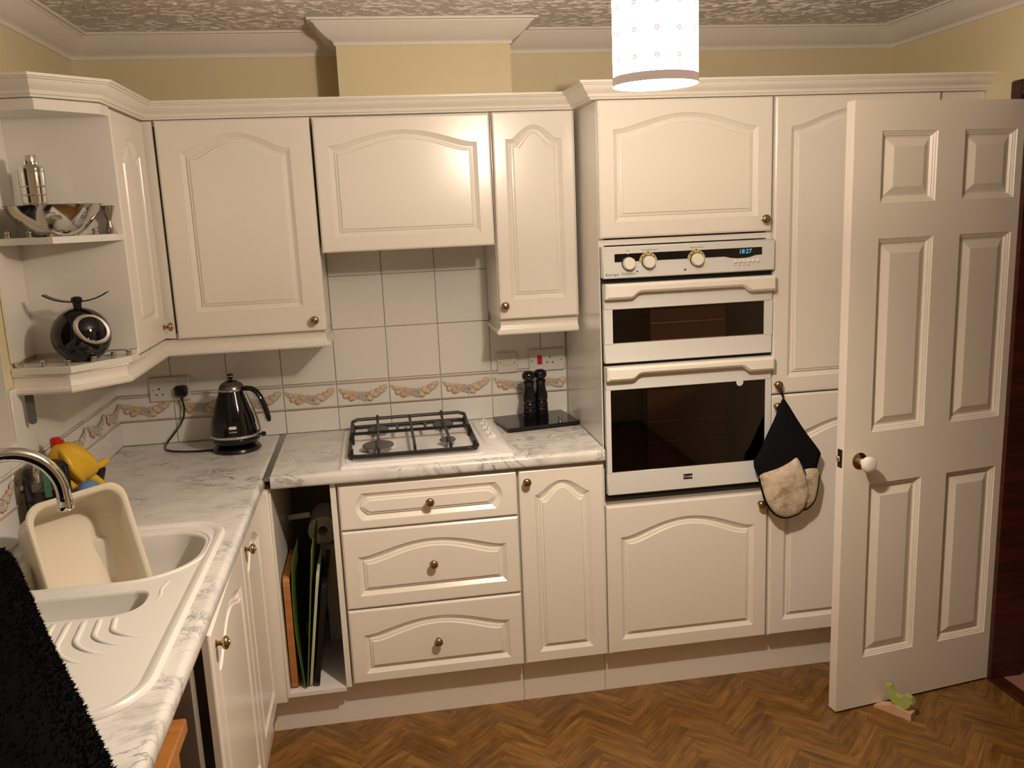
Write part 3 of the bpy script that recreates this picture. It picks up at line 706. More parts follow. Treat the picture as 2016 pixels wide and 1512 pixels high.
for x, y in ((.86, -.13), (1.274, -.13), (.86, -.29), (1.274, -.29), (.86, -.48), (1.274, -.48)): bar([(x, y, z+.009), (x, y, gz-.004)], .0042)
part('pan_support', mb, IRON, h)
for (x, y) in ((1.345, -.135), (1.346, -.207), (1.347, -.279), (1.349, -.351)):
    k = part('control_knob', MB().lathe([(.0185, z+.014), (.0185, z+.017), (.015, z+.019), (.0145, z+.026), (.001, z+.027)], (x, y, 0), n=20), HOBW, h)
    part('knob_grip', MB().box(x-.0035, y-.017, z+.02, x+.0035, y+.017, z+.036, .002), HOBW, k)

# =================================================================== oven
ov = thing('double_oven', (2.0, -.3, .735), 'white built-in double oven with black glass doors and clock display', 'oven')
OX0, OX1 = 1.7065, 2.2975
part('oven_body', MB().box(1.726, -.546, .737, 2.276, -.05, 1.6).box(OX0, -.556, .737, OX1, -.551, 1.6), BLACKM, ov, smooth=False)
cpn = part('control_panel', MB().box(OX0, -.588, 1.499, OX1, -.556, 1.6015, .004), OVENW, ov)
yc = -.588
st = [(1.746, 1.552), (2.12, 1.552), (2.14, 1.547), (2.165, 1.5445), (2.19, 1.5445), (2.21, 1.547), (2.225, 1.552), (2.25, 1.553), (2.25, 1.578), (1.746, 1.578)]
part('display_strip', MB().prism(st, yc-.0012, yc+.001), BLACKG, cpn, smooth=False)
fmap = lambda x0, z0, y0: (lambda a, b, c: (x0+a, y0-c, z0+b))
text('18:27', .020, fmap(2.19, 1.5655, yc-.0014), BLUE_E, cpn, 'clock_digits', .15)
for i, (x, zz) in enumerate(((1.791, 1.5465), (1.858, 1.548), (2.022, 1.548))):
    if i:
        ring = [(x+.031*math.cos(a), 1.5485+.031*math.sin(a)) for a in [PI*k/16 for k in range(17)]]+[(x+.018*math.cos(a), 1.5485+.018*math.sin(a)) for a in [PI*(16-k)/16 for k in range(17)]]
        part('dial_scale', MB().prism(ring, yc-.0022, yc-.001), GOLDP, cpn, smooth=False)
        for a in (40, 65, 115, 140): part('dial_mark', MB().box(-.0015, -.0004, -.003, .0015, .0, .003).xf(Matrix.Translation((x+.0255*math.cos(math.radians(a)), yc-.0023, 1.5485+.0255*math.sin(math.radians(a)))) @ Matrix.Rotation(-math.radians(a-90), 4, 'Y')), TEXTK, cpn, smooth=False)
        part('dial_mark', MB().prism([(x-.004, 1.581), (x+.004, 1.581), (x, 1.576)], yc-.0026, yc-.001), TEXTK, cpn, smooth=False)
    else: part('dial_mark', MB().prism([(x-.003, 1.579), (x+.003, 1.579), (x, 1.575)], yc-.0026, yc-.001), TEXTW, cpn, smooth=False)
    part('collar', MB().lathe([(.022, 0), (.022, .004), (.001, .004)], (x, yc, zz), (0, -1, 0), 28), BLACKP, cpn)
    part('oven_knob', MB().lathe([(.0195, .004), (.0205, .006), (.0195, .022), (.017, .025), (.001, .0255)], (x, yc, zz), (0, -1, 0), 28), HANDW, cpn, 'round cream dial knob')
for k in range(6):
    part('push_button', MB().lathe([(.0062, 0), (.0062, .003), (.0045, .006), (.001, .007)], (2.157+.0154*k, yc, 1.5345), (0, -1, 0), 14), HANDW, cpn)
    text(('minute', 'cook', 'end', 'manual', '-', '+')[k], .0042, fmap(2.157+.0154*k, 1.521, yc), TEXTK, cpn, sx=.8)
text('Europa', .0135, fmap(1.738, 1.512, yc), TEXTK, cpn, sx=1.15); text('Solarplus', .013, fmap(1.79, 1.513, yc), GREYPL, cpn, shear=.35)
text('Grill', .006, fmap(1.791, 1.587, yc), TEXTK, cpn); text('Top oven/grill control', .006, fmap(1.862, 1.587, yc), TEXTK, cpn); text('Main oven control', .006, fmap(2.024, 1.587, yc), TEXTK, cpn)
for x, zz, tp_ in ((1.8215, 1.5165, 1), (1.984, 1.5165, 0)):
    part('oven_symbol', MB().box(x-.0035, yc-.0004, zz+(.001 if tp_ else -.003), x+.0035, yc+.001, zz+(.004 if tp_ else .002)), TEXTK, cpn, smooth=False)
    part('oven_symbol', MB().box(x-.0035, yc-.0003, zz-.004, x-.0031, yc+.001, zz+.004).box(x+.0031, yc-.0003, zz-.004, x+.0035, yc+.001, zz+.004).box(x-.0035, yc-.0003, zz-.0044, x+.0035, yc+.001, zz-.004).box(x-.0035, yc-.0003, zz+.004, x+.0035, yc+.001, zz+.0044), TEXTK, cpn, smooth=False)
def oven_door(z0, z1, gz0, gz1, hz0, hz1, racks, lower):
    d = thing_part = None
    a, b = OX0+.003, OX1-.003
    # door slab with glass opening
    gx0, gx1 = 1.738-(.012 if lower else 0), 2.264+(.008 if lower else 0); bow = .004
    mb = MB().box(a, -.58, z0, b, -.557, gz0, .003).box(a, -.58, gz1, b, -.557, z1, .003).box(a, -.58, gz0-.004, gx0, -.557, gz1+.004).box(gx1, -.58, gz0-.004, b, -.557, gz1+.004)
    d = part('oven_door', mb, OVENW, ov)
    part('glass_panel', MB().box(gx0-.002, -.5795, gz0-.002, gx1+.002, -.5755, gz1+.002), GLASSK, d, smooth=False)
    part('glass_border', MB().box(gx0, -.572, gz0, gx0+.13, -.568, gz1), BLACKM, d, smooth=False); part('glass_border', MB().box(gx1-.13, -.572, gz0, gx1, -.568, gz1), BLACKM, d, smooth=False)
    part('oven_cavity', MB().box(gx0+.12, -.562, gz0, gx1-.12, -.5585, gz1), mat('oven_lining_brown', (.22, .13, .10), .7), d, smooth=False)
    for rz in racks: part('oven_rack', MB().tube([(gx0+.135, -.566, rz), (gx1-.135, -.566, rz)], .0017, 6), ALU2, d)
    # handle: bar with swept finger recess below
    o = [(a, hz1), (a, hz0), (a+.085, hz0), (a+.095, hz0+.003), (a+.11, hz0+.016), (a+.12, hz0+.019)]
    o += [(b-.12, hz0+.019), (b-.11, hz0+.016), (b-.095, hz0+.003), (b-.085, hz0), (b, hz0), (b, hz1)]
    part('oven_handle', MB().prism(o[::-1], -.612, -.58, .008), HANDW, d)
    return d
oven_door(1.219, 1.482, 1.286, 1.396, 1.433, 1.483, (1.342,), False)
dl = oven_door(.762, 1.208, .845, 1.126, 1.163, 1.209, (.935, 1.005), True)
part('vent_strip', MB().box(OX0, -.565, .737, OX1, -.551, .758), BLACKM, ov, smooth=False)
bd = part('badge', MB().box(1.978, -.5812, .798, 2.01, -.5795, .816), BLACKG, dl, smooth=False); text('Creda', .0125, fmap(1.994, .807, -.5813), TEXTW, dl)
part('badge', MB().lathe([(.0125, 0), (.0125, .001), (.001, .001)], (2.18, -.5796, 1.124), (0, -1, 0), 20), OVENW, dl)

# =================================================================== pendant lamp
lx, ly, lz = LAMP_POS; RS = .0785; HS = .2
lp = thing('pendant_lamp', (lx, ly, lz), 'glowing white fabric cylinder pendant lampshade printed with tiny flowers', 'lamp')
ns = 48
def ringp(r, z): return [(lx+r*math.cos(2*PI*k/ns), ly+r*math.sin(2*PI*k/ns), z) for k in range(ns)]
sh = part('lamp_shade', MB().loft([ringp(RS, lz+.016), ringp(RS, lz+HS)], cap0=False, cap1=False), SHADE, lp, recalc=True)
part('shade_band', MB().loft([ringp(RS+.0004, lz), ringp(RS+.0012, lz), ringp(RS+.0012, lz+.016), ringp(RS+.0004, lz+.016), ringp(RS+.0004, lz)], cap0=False, cap1=False), TAUPE, lp, 'taupe band at the shade hem')
for row, zz in enumerate((.042, .088, .134, .18)):
    for k in range(12):
        a = 2*PI*(k+.5*(row % 2)*0)/12+.25; mb = MB()
        for p_ in range(5):
            b = 2*PI*p_/5+row; rr = .0034; uu, vv = rr*math.cos(b), rr*math.sin(b); aa = a+uu/RS
            mb.lathe([(.0027, 0), (.0018, .0002)], (lx+(RS+.0006)*math.cos(aa), ly+(RS+.0006)*math.sin(aa), lz+zz+vv), (math.cos(aa), math.sin(aa), 0), 5)
        part('printed_flower', mb, FLOWER, sh, smooth=False)
part('lamp_holder', MB().lathe([(.001, 0), (.02, 0), (.02, .05), (.008, .06), (.001, .06)], (lx, ly, lz+HS-.06), n=16), PORC, lp)
part('shade_spider', MB().tube([(lx-RS+.003, ly, lz+HS-.01), (lx+RS-.003, ly, lz+HS-.01)], .0015, 6).tube([(lx, ly-RS+.003, lz+HS-.01), (lx, ly+RS-.003, lz+HS-.01)], .0015, 6), STEEL, lp)
bl = bpy.data.lights.new('bulb', 'POINT'); bl.energy = BULB_WATTS; bl.color = LAMP_COL; bl.shadow_soft_size = .022
blo = bpy.data.objects.new('bulb', bl); COL.objects.link(blo); blo.parent = lp; blo.location = (0, 0, .045)
part('cord', MB().tube([(lx, ly, lz+HS), (lx, ly, CZ-.03)], .003, 8), PORC, lp)
part('ceiling_rose', MB().lathe([(.001, -.03), (.012, -.03), (.04, -.012), (.042, 0), (.001, 0)], (lx, ly, CZ), n=24), PORC, lp)

# =================================================================== open room door
DW, DH = .712, 2.0
pan = [(z0, z1) for z0, z1 in ((.182, .797), (.972, 1.588), (1.697, 1.911))]
pxs = [(.10, .305), (.407, .611)]
mb = MB()
def dface(y0, sgn):
    zs = [0]+[v for p in pan for v in p]+[DH]; xs_ = [0]+[v for p in pxs for v in p]+[DW]
    P = lambda x, z, dpt: (x, y0+sgn*dpt, z)
    for i in range(len(xs_)-1):
        for j in range(len(zs)-1):
            a, b, c, d_ = xs_[i], xs_[i+1], zs[j]-.0, zs[j+1]
            if i % 2 and j % 2:
                def lp_(k, dp): return [P(a+k, c+k, dp), P(b-k, c+k, dp), P(b-k, d_-k, dp), P(a+k, d_-k, dp)]
                mb.loft([lp_(0, 0), lp_(.003, .004), lp_(.006, .0045), lp_(.009, .008), lp_(.012, .0085), lp_(.017, .015), lp_(.022, .015), lp_(.047, .003)], cap0=False, cap1=True)
            else: mb.add([P(a, c, 0), P(b, c, 0), P(b, d_, 0), P(a, d_, 0)], [(0, 1, 2, 3)])
DT = .038
dface(0, 1); dface(DT, -1)
mb.add([(0, 0, 0), (0, DT, 0), (0, DT, DH), (0, 0, DH)], [(0, 1, 2, 3)]); mb.add([(DW, 0, 0), (DW, DT, 0), (DW, DT, DH), (DW, 0, DH)], [(0, 1, 2, 3)])
mb.add([(0, 0, DH), (DW, 0, DH), (DW, DT, DH), (0, DT, DH)], [(0, 1, 2, 3)]); mb.add([(0, 0, 0), (DW, 0, 0), (DW, DT, 0), (0, DT, 0)], [(0, 1, 2, 3)])
DA = math.atan2(.0915, .6889); DM = Matrix.Translation((2.4233, -.837, .008)) @ Matrix.Rotation(DA, 4, 'Z')
mb.xf(DM)
for v in mb.v: v.x, v.y, v.z = round(v.x, 5), round(v.y, 5), round(v.z, 5)
rd = thing('door_1', (2.75, -.79, 0), 'open white six panel room door held by a wedge', 'door', None, 'structure')
o = part('door_leaf', mb, GLOSSD, rd, smooth=False)
bm = bmesh.new(); bm.from_mesh(o.data); bmesh.ops.remove_doubles(bm, verts=bm.verts, dist=.0002); bmesh.ops.recalc_face_normals(bm, faces=bm.faces); bm.to_mesh(o.data); bm.free()
part('rose_plate', MB().lathe([(.001, 0), (.027, 0), (.027, .003), (.022, .006), (.012, .010), (.009, .02), (.001, .02)], (.059, 0, .882), (0, -1, 0), 28).xf(DM), BRASS, rd, 'round brass rose plate')
part('door_knob', MB().lathe([(.008, .014), (.012, .02), (.011, .026), (.019, .032), (.0245, .04), (.0255, .048), (.024, .055), (.018, .0585), (.0172, .0578), (.0165, .0592), (.008, .0605), (.001, .061)], (.059, 0, .882), (0, -1, 0), 32).xf(DM), PORC, rd, 'white porcelain knob')
part('latch_plate', MB().box(-.0015, .008, .862, .0, .030, .922).xf(DM), mat('old_bronze', (.06, .035, .015), .4, .8), rd)
part('latch_bolt', MB().box(-.012, .013, .882, .0, .025, .902, .003).xf(DM), STEEL, rd)
# toy bird door wedge
wdg = thing('door_wedge', (2.62, -.86, 0), 'pale wooden door wedge with a small green bird on it', 'door wedge')
WM = Matrix.Translation((2.655, -.922, 0)) @ Matrix.Rotation(math.radians(123), 4, 'Z')
wo = [(0, 0), (.0, .026), (.008, .0265), (.02, .0275), (.035, .031), (.05, .0335), (.065, .032), (.1, .017), (.128, .005), (.128, 0)]
part('wedge', MB().prism(wo[::-1], -.018, .018, .001).xf(WM), BEECH, wdg)
bo = [(.008, .026), (.02, .022), (.038, .026), (.056, .036), (.07, .052), (.078, .074), (.08, .088), (.062, .09), (.056, .078), (.046, .066), (.034, .06), (.024, .062), (.018, .072), (.006, .077), (-.008, .072), (-.014, .06), (-.017, .053), (-.008, .05), (-.004, .04), (0, .031)]
part('toy_bird', MB().prism(bo, -.011, .011, .0015).xf(WM @ Matrix.Translation((.014, 0, .006))), GREENP, wdg, 'lime green wooden bird', ang=40)

# =================================================================== electrics on the tiles
YT = -.0136
def plate(root, x0, x1, z0, z1): return part('plate', MB().prism(rrect(x0, x1, z0, z1, .004, 3), YT-.009, YT, .003), SOCK, root)
def holes(root, x, zc):
    for (a, b, w_, h_) in ((0, .0115, .0042, .0085), (-.0112, -.0095, .0065, .0045), (.0112, -.0095, .0065, .0045)):
        part('pin_hole', MB().box(x+a-w_/2, YT-.0094, zc+b-h_/2, x+a+w_/2, YT-.0085, zc+b+h_/2), BLACKM, root, smooth=False)
def rocker(root, x, zc, w_=.012, h_=.021, m=SOCK): part('switch', MB().box(x-w_/2-.001, YT-.0095, zc-h_/2-.001, x+w_/2+.001, YT-.0088, zc+h_/2+.001).box(x-w_/2, YT-.0118, zc-h_/2, x+w_/2, YT-.009, zc+h_/2, .001), m, root)
def screw(root, x, zc): part('screw', MB().lathe([(.0028, 0), (.0028, .0006), (.001, .0007)], (x, YT-.009, zc), (0, -1, 0), 10), STEEL, root)
s = thing('double_socket', (.2, YT, 1.09), 'white double wall socket with a black plug beside the kettle', 'socket')
plate(s, .127, .272, 1.092, 1.182); holes(s, .163, 1.128); rocker(s, .19, 1.158); rocker(s, .209, 1.158); screw(s, .140, 1.137); screw(s, .259, 1.137)
s = thing('fused_switch', (1.465, YT, 1.11), 'white square fused switch plate above the hob controls', 'switch')
plate(s, 1.425, 1.504, 1.110, 1.19); rocker(s, 1.4775, 1.15, .016, .026); rocker(s, 1.4555, 1.15, .012, .024); screw(s, 1.437, 1.15); screw(s, 1.492, 1.15)
s = thing('cooker_switch', (1.62, YT, 1.11), 'white cooker switch with a red rocker behind the pepper mills', 'switch')
plate(s, 1.55, 1.692, 1.108, 1.194); rocker(s, 1.593, 1.152, .017, .034, RED); holes(s, 1.634, 1.150); rocker(s, 1.664, 1.166); screw(s, 1.563, 1.151); screw(s, 1.680, 1.151)

# =================================================================== kettle
kx, ky, kz = .447, -.185, WT1
k = thing('kettle', (kx, ky, kz), 'black pear shaped electric kettle with chrome trim on its base', 'kettle')
K = lambda prof: MB().lathe([(r, kz+h_) for r, h_ in prof], (kx, ky, 0), n=40)
part('power_base', K([(.001, .001), (.082, .001), (.084, .006), (.08, .014), (.062, .018), (.001, .018)]), BLACKP, k)
part('lower_body', K([(.001, .02), (.058, .02), (.072, .026), (.082, .038), (.0865, .05), (.0868, .056), (.001, .056)]), BLACKG, k)
part('chrome_ring', K([(.085, .055), (.0885, .0565), (.0885, .063), (.0865, .0655)]), CHROME, k)
bp_ = [(.0872, .064), (.0868, .075), (.0845, .092), (.0795, .115), (.0725, .14), (.064, .165), (.0555, .188), (.0485, .206), (.0445, .218)]
part('body', K([(.001, .064)]+bp_+[(.001, .218)]), BLACKG, k)
part('chrome_ring', K([(.0445, .2175), (.0462, .219), (.0462, .2235), (.0445, .225)]), CHROME, k)
part('lid', K([(.0445, .2235), (.043, .231), (.036, .241), (.024, .249), (.021, .250), (.001, .250)]), mat('grey_lid_steel', (.2, .19, .17), .3, .9), k)
kn_ = part('lid_knob', K([(.021, .249), (.019, .252), (.007, .2545), (.005, .259), (.008, .2605), (.011, .266), (.0115, .270), (.0085, .276), (.001, .279)]), BLACKG, k)
part('chrome_ring', K([(.0112, .267), (.0122, .2675), (.0122, .2695), (.0112, .270)]), CHROME, kn_)
hd = Vector((.93, -.36, 0)).normalized(); hs = Vector((-hd.y, hd.x, 0))
def hp(r, h_, s_=0.): return Vector((kx, ky, kz+h_))+hd*r+hs*s_
hpath = [(.040, .222, .013), (.058, .226, .0135), (.078, .224, .0135), (.096, .213, .013), (.109, .195, .0125), (.119, .172, .0125), (.127, .146, .0125), (.133, .118, .0115), (.1345, .106, .008)]
loops = []
for i, (r, h_, w_) in enumerate(hpath):
    a = hpath[max(i-1, 0)]; b = hpath[min(i+1, len(hpath)-1)]; tx, tz = b[0]-a[0], b[1]-a[1]; l_ = math.hypot(tx, tz); nx, nz = -tz/l_, tx/l_; t_ = .0085 if i < len(hpath)-1 else .005
    loops.append([hp(r+nx*t_*math.sin(q), h_+nz*t_*math.sin(q), w_*math.cos(q)) for q in [2*PI*j/12 for j in range(12)]])
hh = part('handle', MB().loft(loops), BLACKG, k)
part('handle_trim', MB().tube([hp(r-.0075*1, h_-.006, -w_*.9) for r, h_, w_ in hpath[3:]], .0013, 6), CHROME, hh)
part('water_gauge', MB().loft([[hp(r+.0005, h_, -.006), hp(r+.003, h_, -.005), hp(r+.003, h_, .005), hp(r+.0005, h_, .006)] for r, h_ in bp_[1:]]), CHROME, k, 'chrome strip behind the handle')
part('lever', MB().tube([hp(.085, .06), hp(.101, .06)], [.003, .003], 8).tube([hp(.099, .06), hp(.103, .0605), hp(.112, .0605), hp(.116, .06)], [.004, .008, .008, .004], 10), BLACKG, k)
lg = Vector((.05, -1, 0)).normalized(); ls = Vector((-lg.y, lg.x, 0))*-1
def lmap(r, h0):
    sl = -.3
    def f(a, b, c): 
        q = Vector((kx, ky, kz+h0)); ang = a/r; dv = lg*math.cos(ang)+Vector((1, .05, 0)).normalized()*math.sin(ang)
        return q+dv*(r+c+b*sl)+Vector((0, 0, b))
    return f
m_ = lmap(.0838, .098)
pl = MB(); o_ = rrect(-.0125, .0125, -.0048, .0048, .003, 3); pl.loft([[m_(a, b, -.001) for a, b in o_], [m_(a, b, .0012) for a, b in o_]])
part('badge', pl, TEXTW, k, 'small white badge'); text('ICONA', .008, lmap(.0862, .083), TEXTW, k)
# cord and plug
part('power_cord', MB().tube([(.242, -.034, 1.098), (.246, -.036, 1.078), (.247, -.037, 1.06), (.241, -.036, 1.03), (.225, -.036, 1.0), (.202, -.042, .972), (.183, -.055, .95), (.175, -.085, .936), (.186, -.125, .9335), (.215, -.155, .9335), (.262, -.176, .9335), (.315, -.186, .9335), (.37, -.188, .9345)], .0036, 8), BLACKP, k)
part('plug', MB().prism(rrect(.219, .265, 1.108, 1.150, .013, 5), -.052, YT-.0095, .010).tube([(.242, -.036, 1.11), (.243, -.036, 1.095)], [.006, .0045], 8), BLACKP, k)

# =================================================================== mills on the black board
bd = thing('worktop_saver', (1.547, -.135, WT1), 'black glass worktop saver board under the pepper mills', 'board')
BM = Matrix.Translation((1.546, -.146, 0)) @ Matrix.Rotation(math.radians(8), 4, 'Z')
bo_ = rrect(-.142, .142, -.105, .105, .008, 4)
part('board', MB().loft([L3(bo_, WT1+.004), L3(bo_, WT1+.0165), L3(inset(bo_, .0012), WT1+.0178)]).xf(BM), BLACKG, bd)
for a, b in ((-.12, -.085), (.12, -.085), (.12, .085), (-.12, .085)): part('foot', MB().lathe([(.008, WT1), (.008, WT1+.005)], (a, b, 0), n=10).xf(BM), BLACKM, bd)
ZBd = WT1+.018
tag(part('chrome_finial', MB().lathe([(.001, 0), (.009, 0), (.009, .0015), (.005, .003), (.0045, .006), (.0075, .009), (.0075, .012), (.003, .015), (.001, .0155)], (1.632, -.19, ZBd), n=16), CHROME), 'tiny chrome finial standing on the black board', 'finial')
MP = [(.001, 0), (.0265, 0), (.0275, .006), (.0275, .018), (.0245, .021), (.0265, .025), (.0265, .038), (.0245, .041), (.026, .045), (.0255, .06), (.0235, .064), (.0245, .068), (.0265, .08), (.0255, .092), (.021, .108), (.0185, .122), (.0185, .135), (.021, .143), (.021, .147), (.0165, .150), (.0165, .154), (.0215, .157), (.0245, .163), (.0255, .170), (.0235, .178), (.018, .184), (.012, .187), (.001, .1885)]
for (x, y, lb, sx) in ((1.524, -.150, 'black wooden salt mill on the black board, nearer the hob', 1.), (1.573, -.128, 'black wooden pepper mill on the black board, nearer the oven', 1.0)):
    m_ = thing('pepper_mill', (x, y, ZBd), lb, 'mill', 'black mills on the board')
    part('mill_body', MB().lathe([p for p in MP[:21]]+[(.001, .150)], (x, y, ZBd), n=28), BLACKG, m_)
    part('mill_head', MB().lathe([(.001, .150)]+MP[21:], (x, y, ZBd), n=28), BLACKG, m_)

# =================================================================== things on the open shelves
zs1 = 1.712; zs0 = 1.370
bx_, by_ = .150, -.824
mb = MB(); BP = [(.001, 0), (.05, 0), (.056, .004), (.075, .018), (.096, .043), (.112, .064), (.116, .080), (.1205, .0815)]
mb.lathe([(r, zs1+h_) for r, h_ in BP]+[(r-.002, zs1+h_+.001) for r, h_ in BP[::-1][1:-1]]+[(.001, zs1+.0025)], (bx_, by_, 0), n=40)
bw = thing('steel_bowl', (bx_, by_, zs1), 'polished steel mixing bowl on the upper open shelf', 'bowl'); part('bowl', mb, STEEL, bw)
# shift the bowl clear of the side panel is not needed: rim ends 2 mm before it
cx_, cy_ = .098, -.795
sk_ = thing('cocktail_shaker', (cx_, cy_, zs1+.003), 'ribbed polished steel cocktail shaker standing in the bowl', 'shaker')
SP = [(.001, .003), (.026, .003), (.028, .006)]
for i in range(6): z_ = .02+.022*i; SP += [(.029+.0006*i, z_), (.0262+.0006*i, z_+.002), (.029+.0006*i, z_+.004)]
SP += [(.0325, .15), (.0325, .165), (.0325, .168), (.001, .168)]
part('cup', MB().lathe([(r, zs1+h_) for r, h_ in SP], (cx_, cy_, 0), n=32), CHROME, sk_)
part('strainer_lid', MB().lathe([(r, zs1+h_) for r, h_ in ((.0325, .168), (.033, .170), (.033, .178), (.028, .184), (.02, .188), (.019, .19))], (cx_, cy_, 0), n=32, cap=False), CHROME, sk_)
part('cap', MB().lathe([(r, zs1+h_) for r, h_ in ((.0185, .189), (.0195, .190), (.0195, .210), (.018, .213), (.001, .2135))], (cx_, cy_, 0), n=32), CHROME, sk_)
jx, jy = .243, -.842
tag(part('jigger', MB().lathe([(.001, .001), (.018, 0), (.0185, .001), (.0065, .034), (.0065, .037), (.0205, .0765), (.0205, .078), (.0185, .077), (.001, .045)], (.256, -.7185, zs1), n=24), STEEL), 'small steel double jigger beside the mixing bowl', 'jigger')
# kitchen scale
sx_, sy_, r_ = .163, -.783, .077
sc = thing('kitchen_scale', (sx_, sy_, zs0), 'round black digital kitchen scale with tilted oval display', 'scale'); zc = zs0+.070
prof = []
a0 = math.asin(.070/r_)
for i in range(25):
    a = -a0+(PI/2+a0)*i/24; prof.append((r_*math.cos(a), zc+r_*math.sin(a)))
part('ball_body', MB().lathe([(.001, zs0)]+prof, (sx_, sy_, 0), n=44), BLACKG, sc)
dn = Vector((.66, -.66, .30)).normalized(); dc = Vector((sx_, sy_, zc))+dn*.060
da = dn.cross(Vector((0, 0, 1))).normalized()*-1; db = dn.cross(da)*-1
if db.z < 0: db = -db
da = db.cross(dn)
da, db = da*math.cos(.5)-db*math.sin(.5)*-1*-1, db*math.cos(.5)+da*math.sin(.5)
def ell(ra, rb, h_): return [dc+da*ra*math.cos(2*PI*i/40)+db*rb*math.sin(2*PI*i/40)+dn*h_ for i in range(40)]
part('display_ring', MB().loft([ell(.046, .040, -.012), ell(.051, .042, -.001), ell(.050, .041, .007), ell(.046, .037, .010), ell(.040, .031, .008), ell(.039, .030, .004)], cap0=False, cap1=False), mat('satin_silver', (.72, .7, .66), .28, .9), sc)
dsp = part('display_face', MB().loft([ell(.040, .031, .0), ell(.040, .031, .0045)]), BLACKP, sc)
dmap = lambda ox, oy, h_=.0046: (lambda a, b, c: dc+da*(ox+a)+db*(oy+b)+dn*(h_+c))
part('screen', MB().loft([[dmap(0, 0, h_)(a, b, 0) for a, b in ((-.024, -.011), (.026, -.011), (.027, .006), (-.026, .006))] for h_ in (.004, .0051)]), GREYPL, dsp, smooth=False)
text('SALTER', .0085, dmap(.006, -.017), TEXTW, dsp); text('ELECTRONIC', .0058, dmap(0, .019), TEXTW, dsp); text('SCALE', .0045, dmap(.0, .0125), TEXTW, dsp)
for i in (-1, 0, 1): part('button', MB().lathe([(.0028, 0), (.0028, .002), (.001, .003)], dc+da*(.012*i+.006)-db*(.0345-.0014*abs(i))+dn*.009, dn, 10), STEEL, sc)
part('neck', MB().lathe([(.012, zc+r_-.004), (.011, zc+r_+.004), (.012, zc+r_+.012), (.0145, zc+r_+.02), (.0145, zc+r_+.026), (.010, zc+r_+.030), (.001, zc+r_+.031)], (sx_, sy_, 0), n=24), BLACKP, sc)
arm = []
for i in range(21):
    q = -1+2*i/20; arm.append((sx_+.0835*q, sy_, zc+r_+.015+.022*abs(q)**2.4))
part('weighing_arm', MB().loft([[(x, sy_-.013, z_), (x, sy_+.013, z_), (x, sy_+.013, z_+.0035), (x, sy_-.013, z_+.0035)] for x, _, z_ in arm]), BLACKP, sc)
tag(part('wire_clip', MB().tube([(.21+.013*math.cos(a), -.722+.006*math.sin(a), zs0+.0015) for a in [.3+5.4*i/14 for i in range(15)]], .0013, 6), STEEL), 'small wire ring lying on the lower open shelf', 'ring')
tag(part('hanging_strap', MB().prism(rrect(-.011, .011, 1.212, 1.300, .0105, 5), -.002, .002, .0008).xf(Matrix.Translation((.03, -.85, 0)) @ Matrix.Rotation(.3, 4, 'Z')), GREYPL), 'dark grey strap hanging under the open shelves', 'strap')

# =================================================================== oven glove
gl = thing('oven_glove', (2.33, -.62, .64), 'black and cream quilted double oven glove hanging from a brass knob', 'oven glove')
def puff(out, y0, th, mats, name, yb=None):
    cxx = sum(p[0] for p in out)/len(out); czz = sum(p[1] for p in out)/len(out); loops = []
    for s_, d_ in ((1, 0), (.985, .35), (.93, .62), (.8, .85), (.55, .97), (.2, 1.)):
        loops.append([(cxx+(x-cxx)*s_, y0-th*d_, czz+(z_-czz)*s_) for x, z_ in out])
    bk_ = [[(cxx+(x-cxx)*s_, y0+th*.5*d_, czz+(z_-czz)*s_) for x, z_ in out] for s_, d_ in ((.2, 1), (.8, .9), (.96, .5))]
    return part(name, MB().loft(bk_+loops), mats, gl, ang=70)
def dens(o, k=4):
    r = []
    for i in range(len(o)):
        a, b = o[i], o[(i+1) % len(o)]; r += [(a[0]+(b[0]-a[0])*j/k, a[1]+(b[1]-a[1])*j/k) for j in range(k)]
    for _ in range(2): r = [((r[i-1][0]+2*r[i][0]+r[(i+1) % len(r)][0])/4, (r[i-1][1]+2*r[i][1]+r[(i+1) % len(r)][1])/4) for i in range(len(r))]
    return r
body = [(2.321, 1.068), (2.342, 1.038), (2.372, .989), (2.405, .94), (2.438, .897), (2.465, .86), (2.458, .841), (2.45, .812), (2.44, .76), (2.40, .74), (2.30, .74), (2.238, .79), (2.218, .827), (2.216, .856), (2.236, .878), (2.262, .939), (2.293, 1.001), (2.315, 1.06)]
p1 = [(2.228, .806), (2.3, .823), (2.346, .844), (2.368, .862), (2.39, .818), (2.41, .765), (2.417, .724), (2.403, .674), (2.375, .648), (2.328, .640), (2.29, .656), (2.258, .702), (2.240, .759)]
p2 = [(2.38, .826), (2.455, .811), (2.453, .752), (2.441, .687), (2.404, .655), (2.37, .7)]
puff(dens(body), -.616, .016, NAVY, 'strap_band'); puff(dens(p2), -.620, .016, QUILT, 'back_pad')
f_ = puff(dens(p1), -.628, .018, QUILT, 'front_pad')
ed = dens(p1)[14:]; part('piping', MB().tube([(x, -.631, z_) for x, z_ in ed], .0042, 8), NAVY, gl)
ed = dens(p2)[6:20]; part('piping', MB().tube([(x, -.624, z_) for x, z_ in ed], .0042, 8), NAVY, gl)
ed = dens(body)[40:62]
part('hanging_loop', MB().tube([(2.3205, -.618, 1.066), (2.3165, -.605, 1.085), (2.308, -.586, 1.111), (2.314, -.586, 1.1168), (2.322, -.586, 1.112), (2.3225, -.605, 1.085), (2.321, -.618, 1.066)], .0022, 6), NAVY, gl)

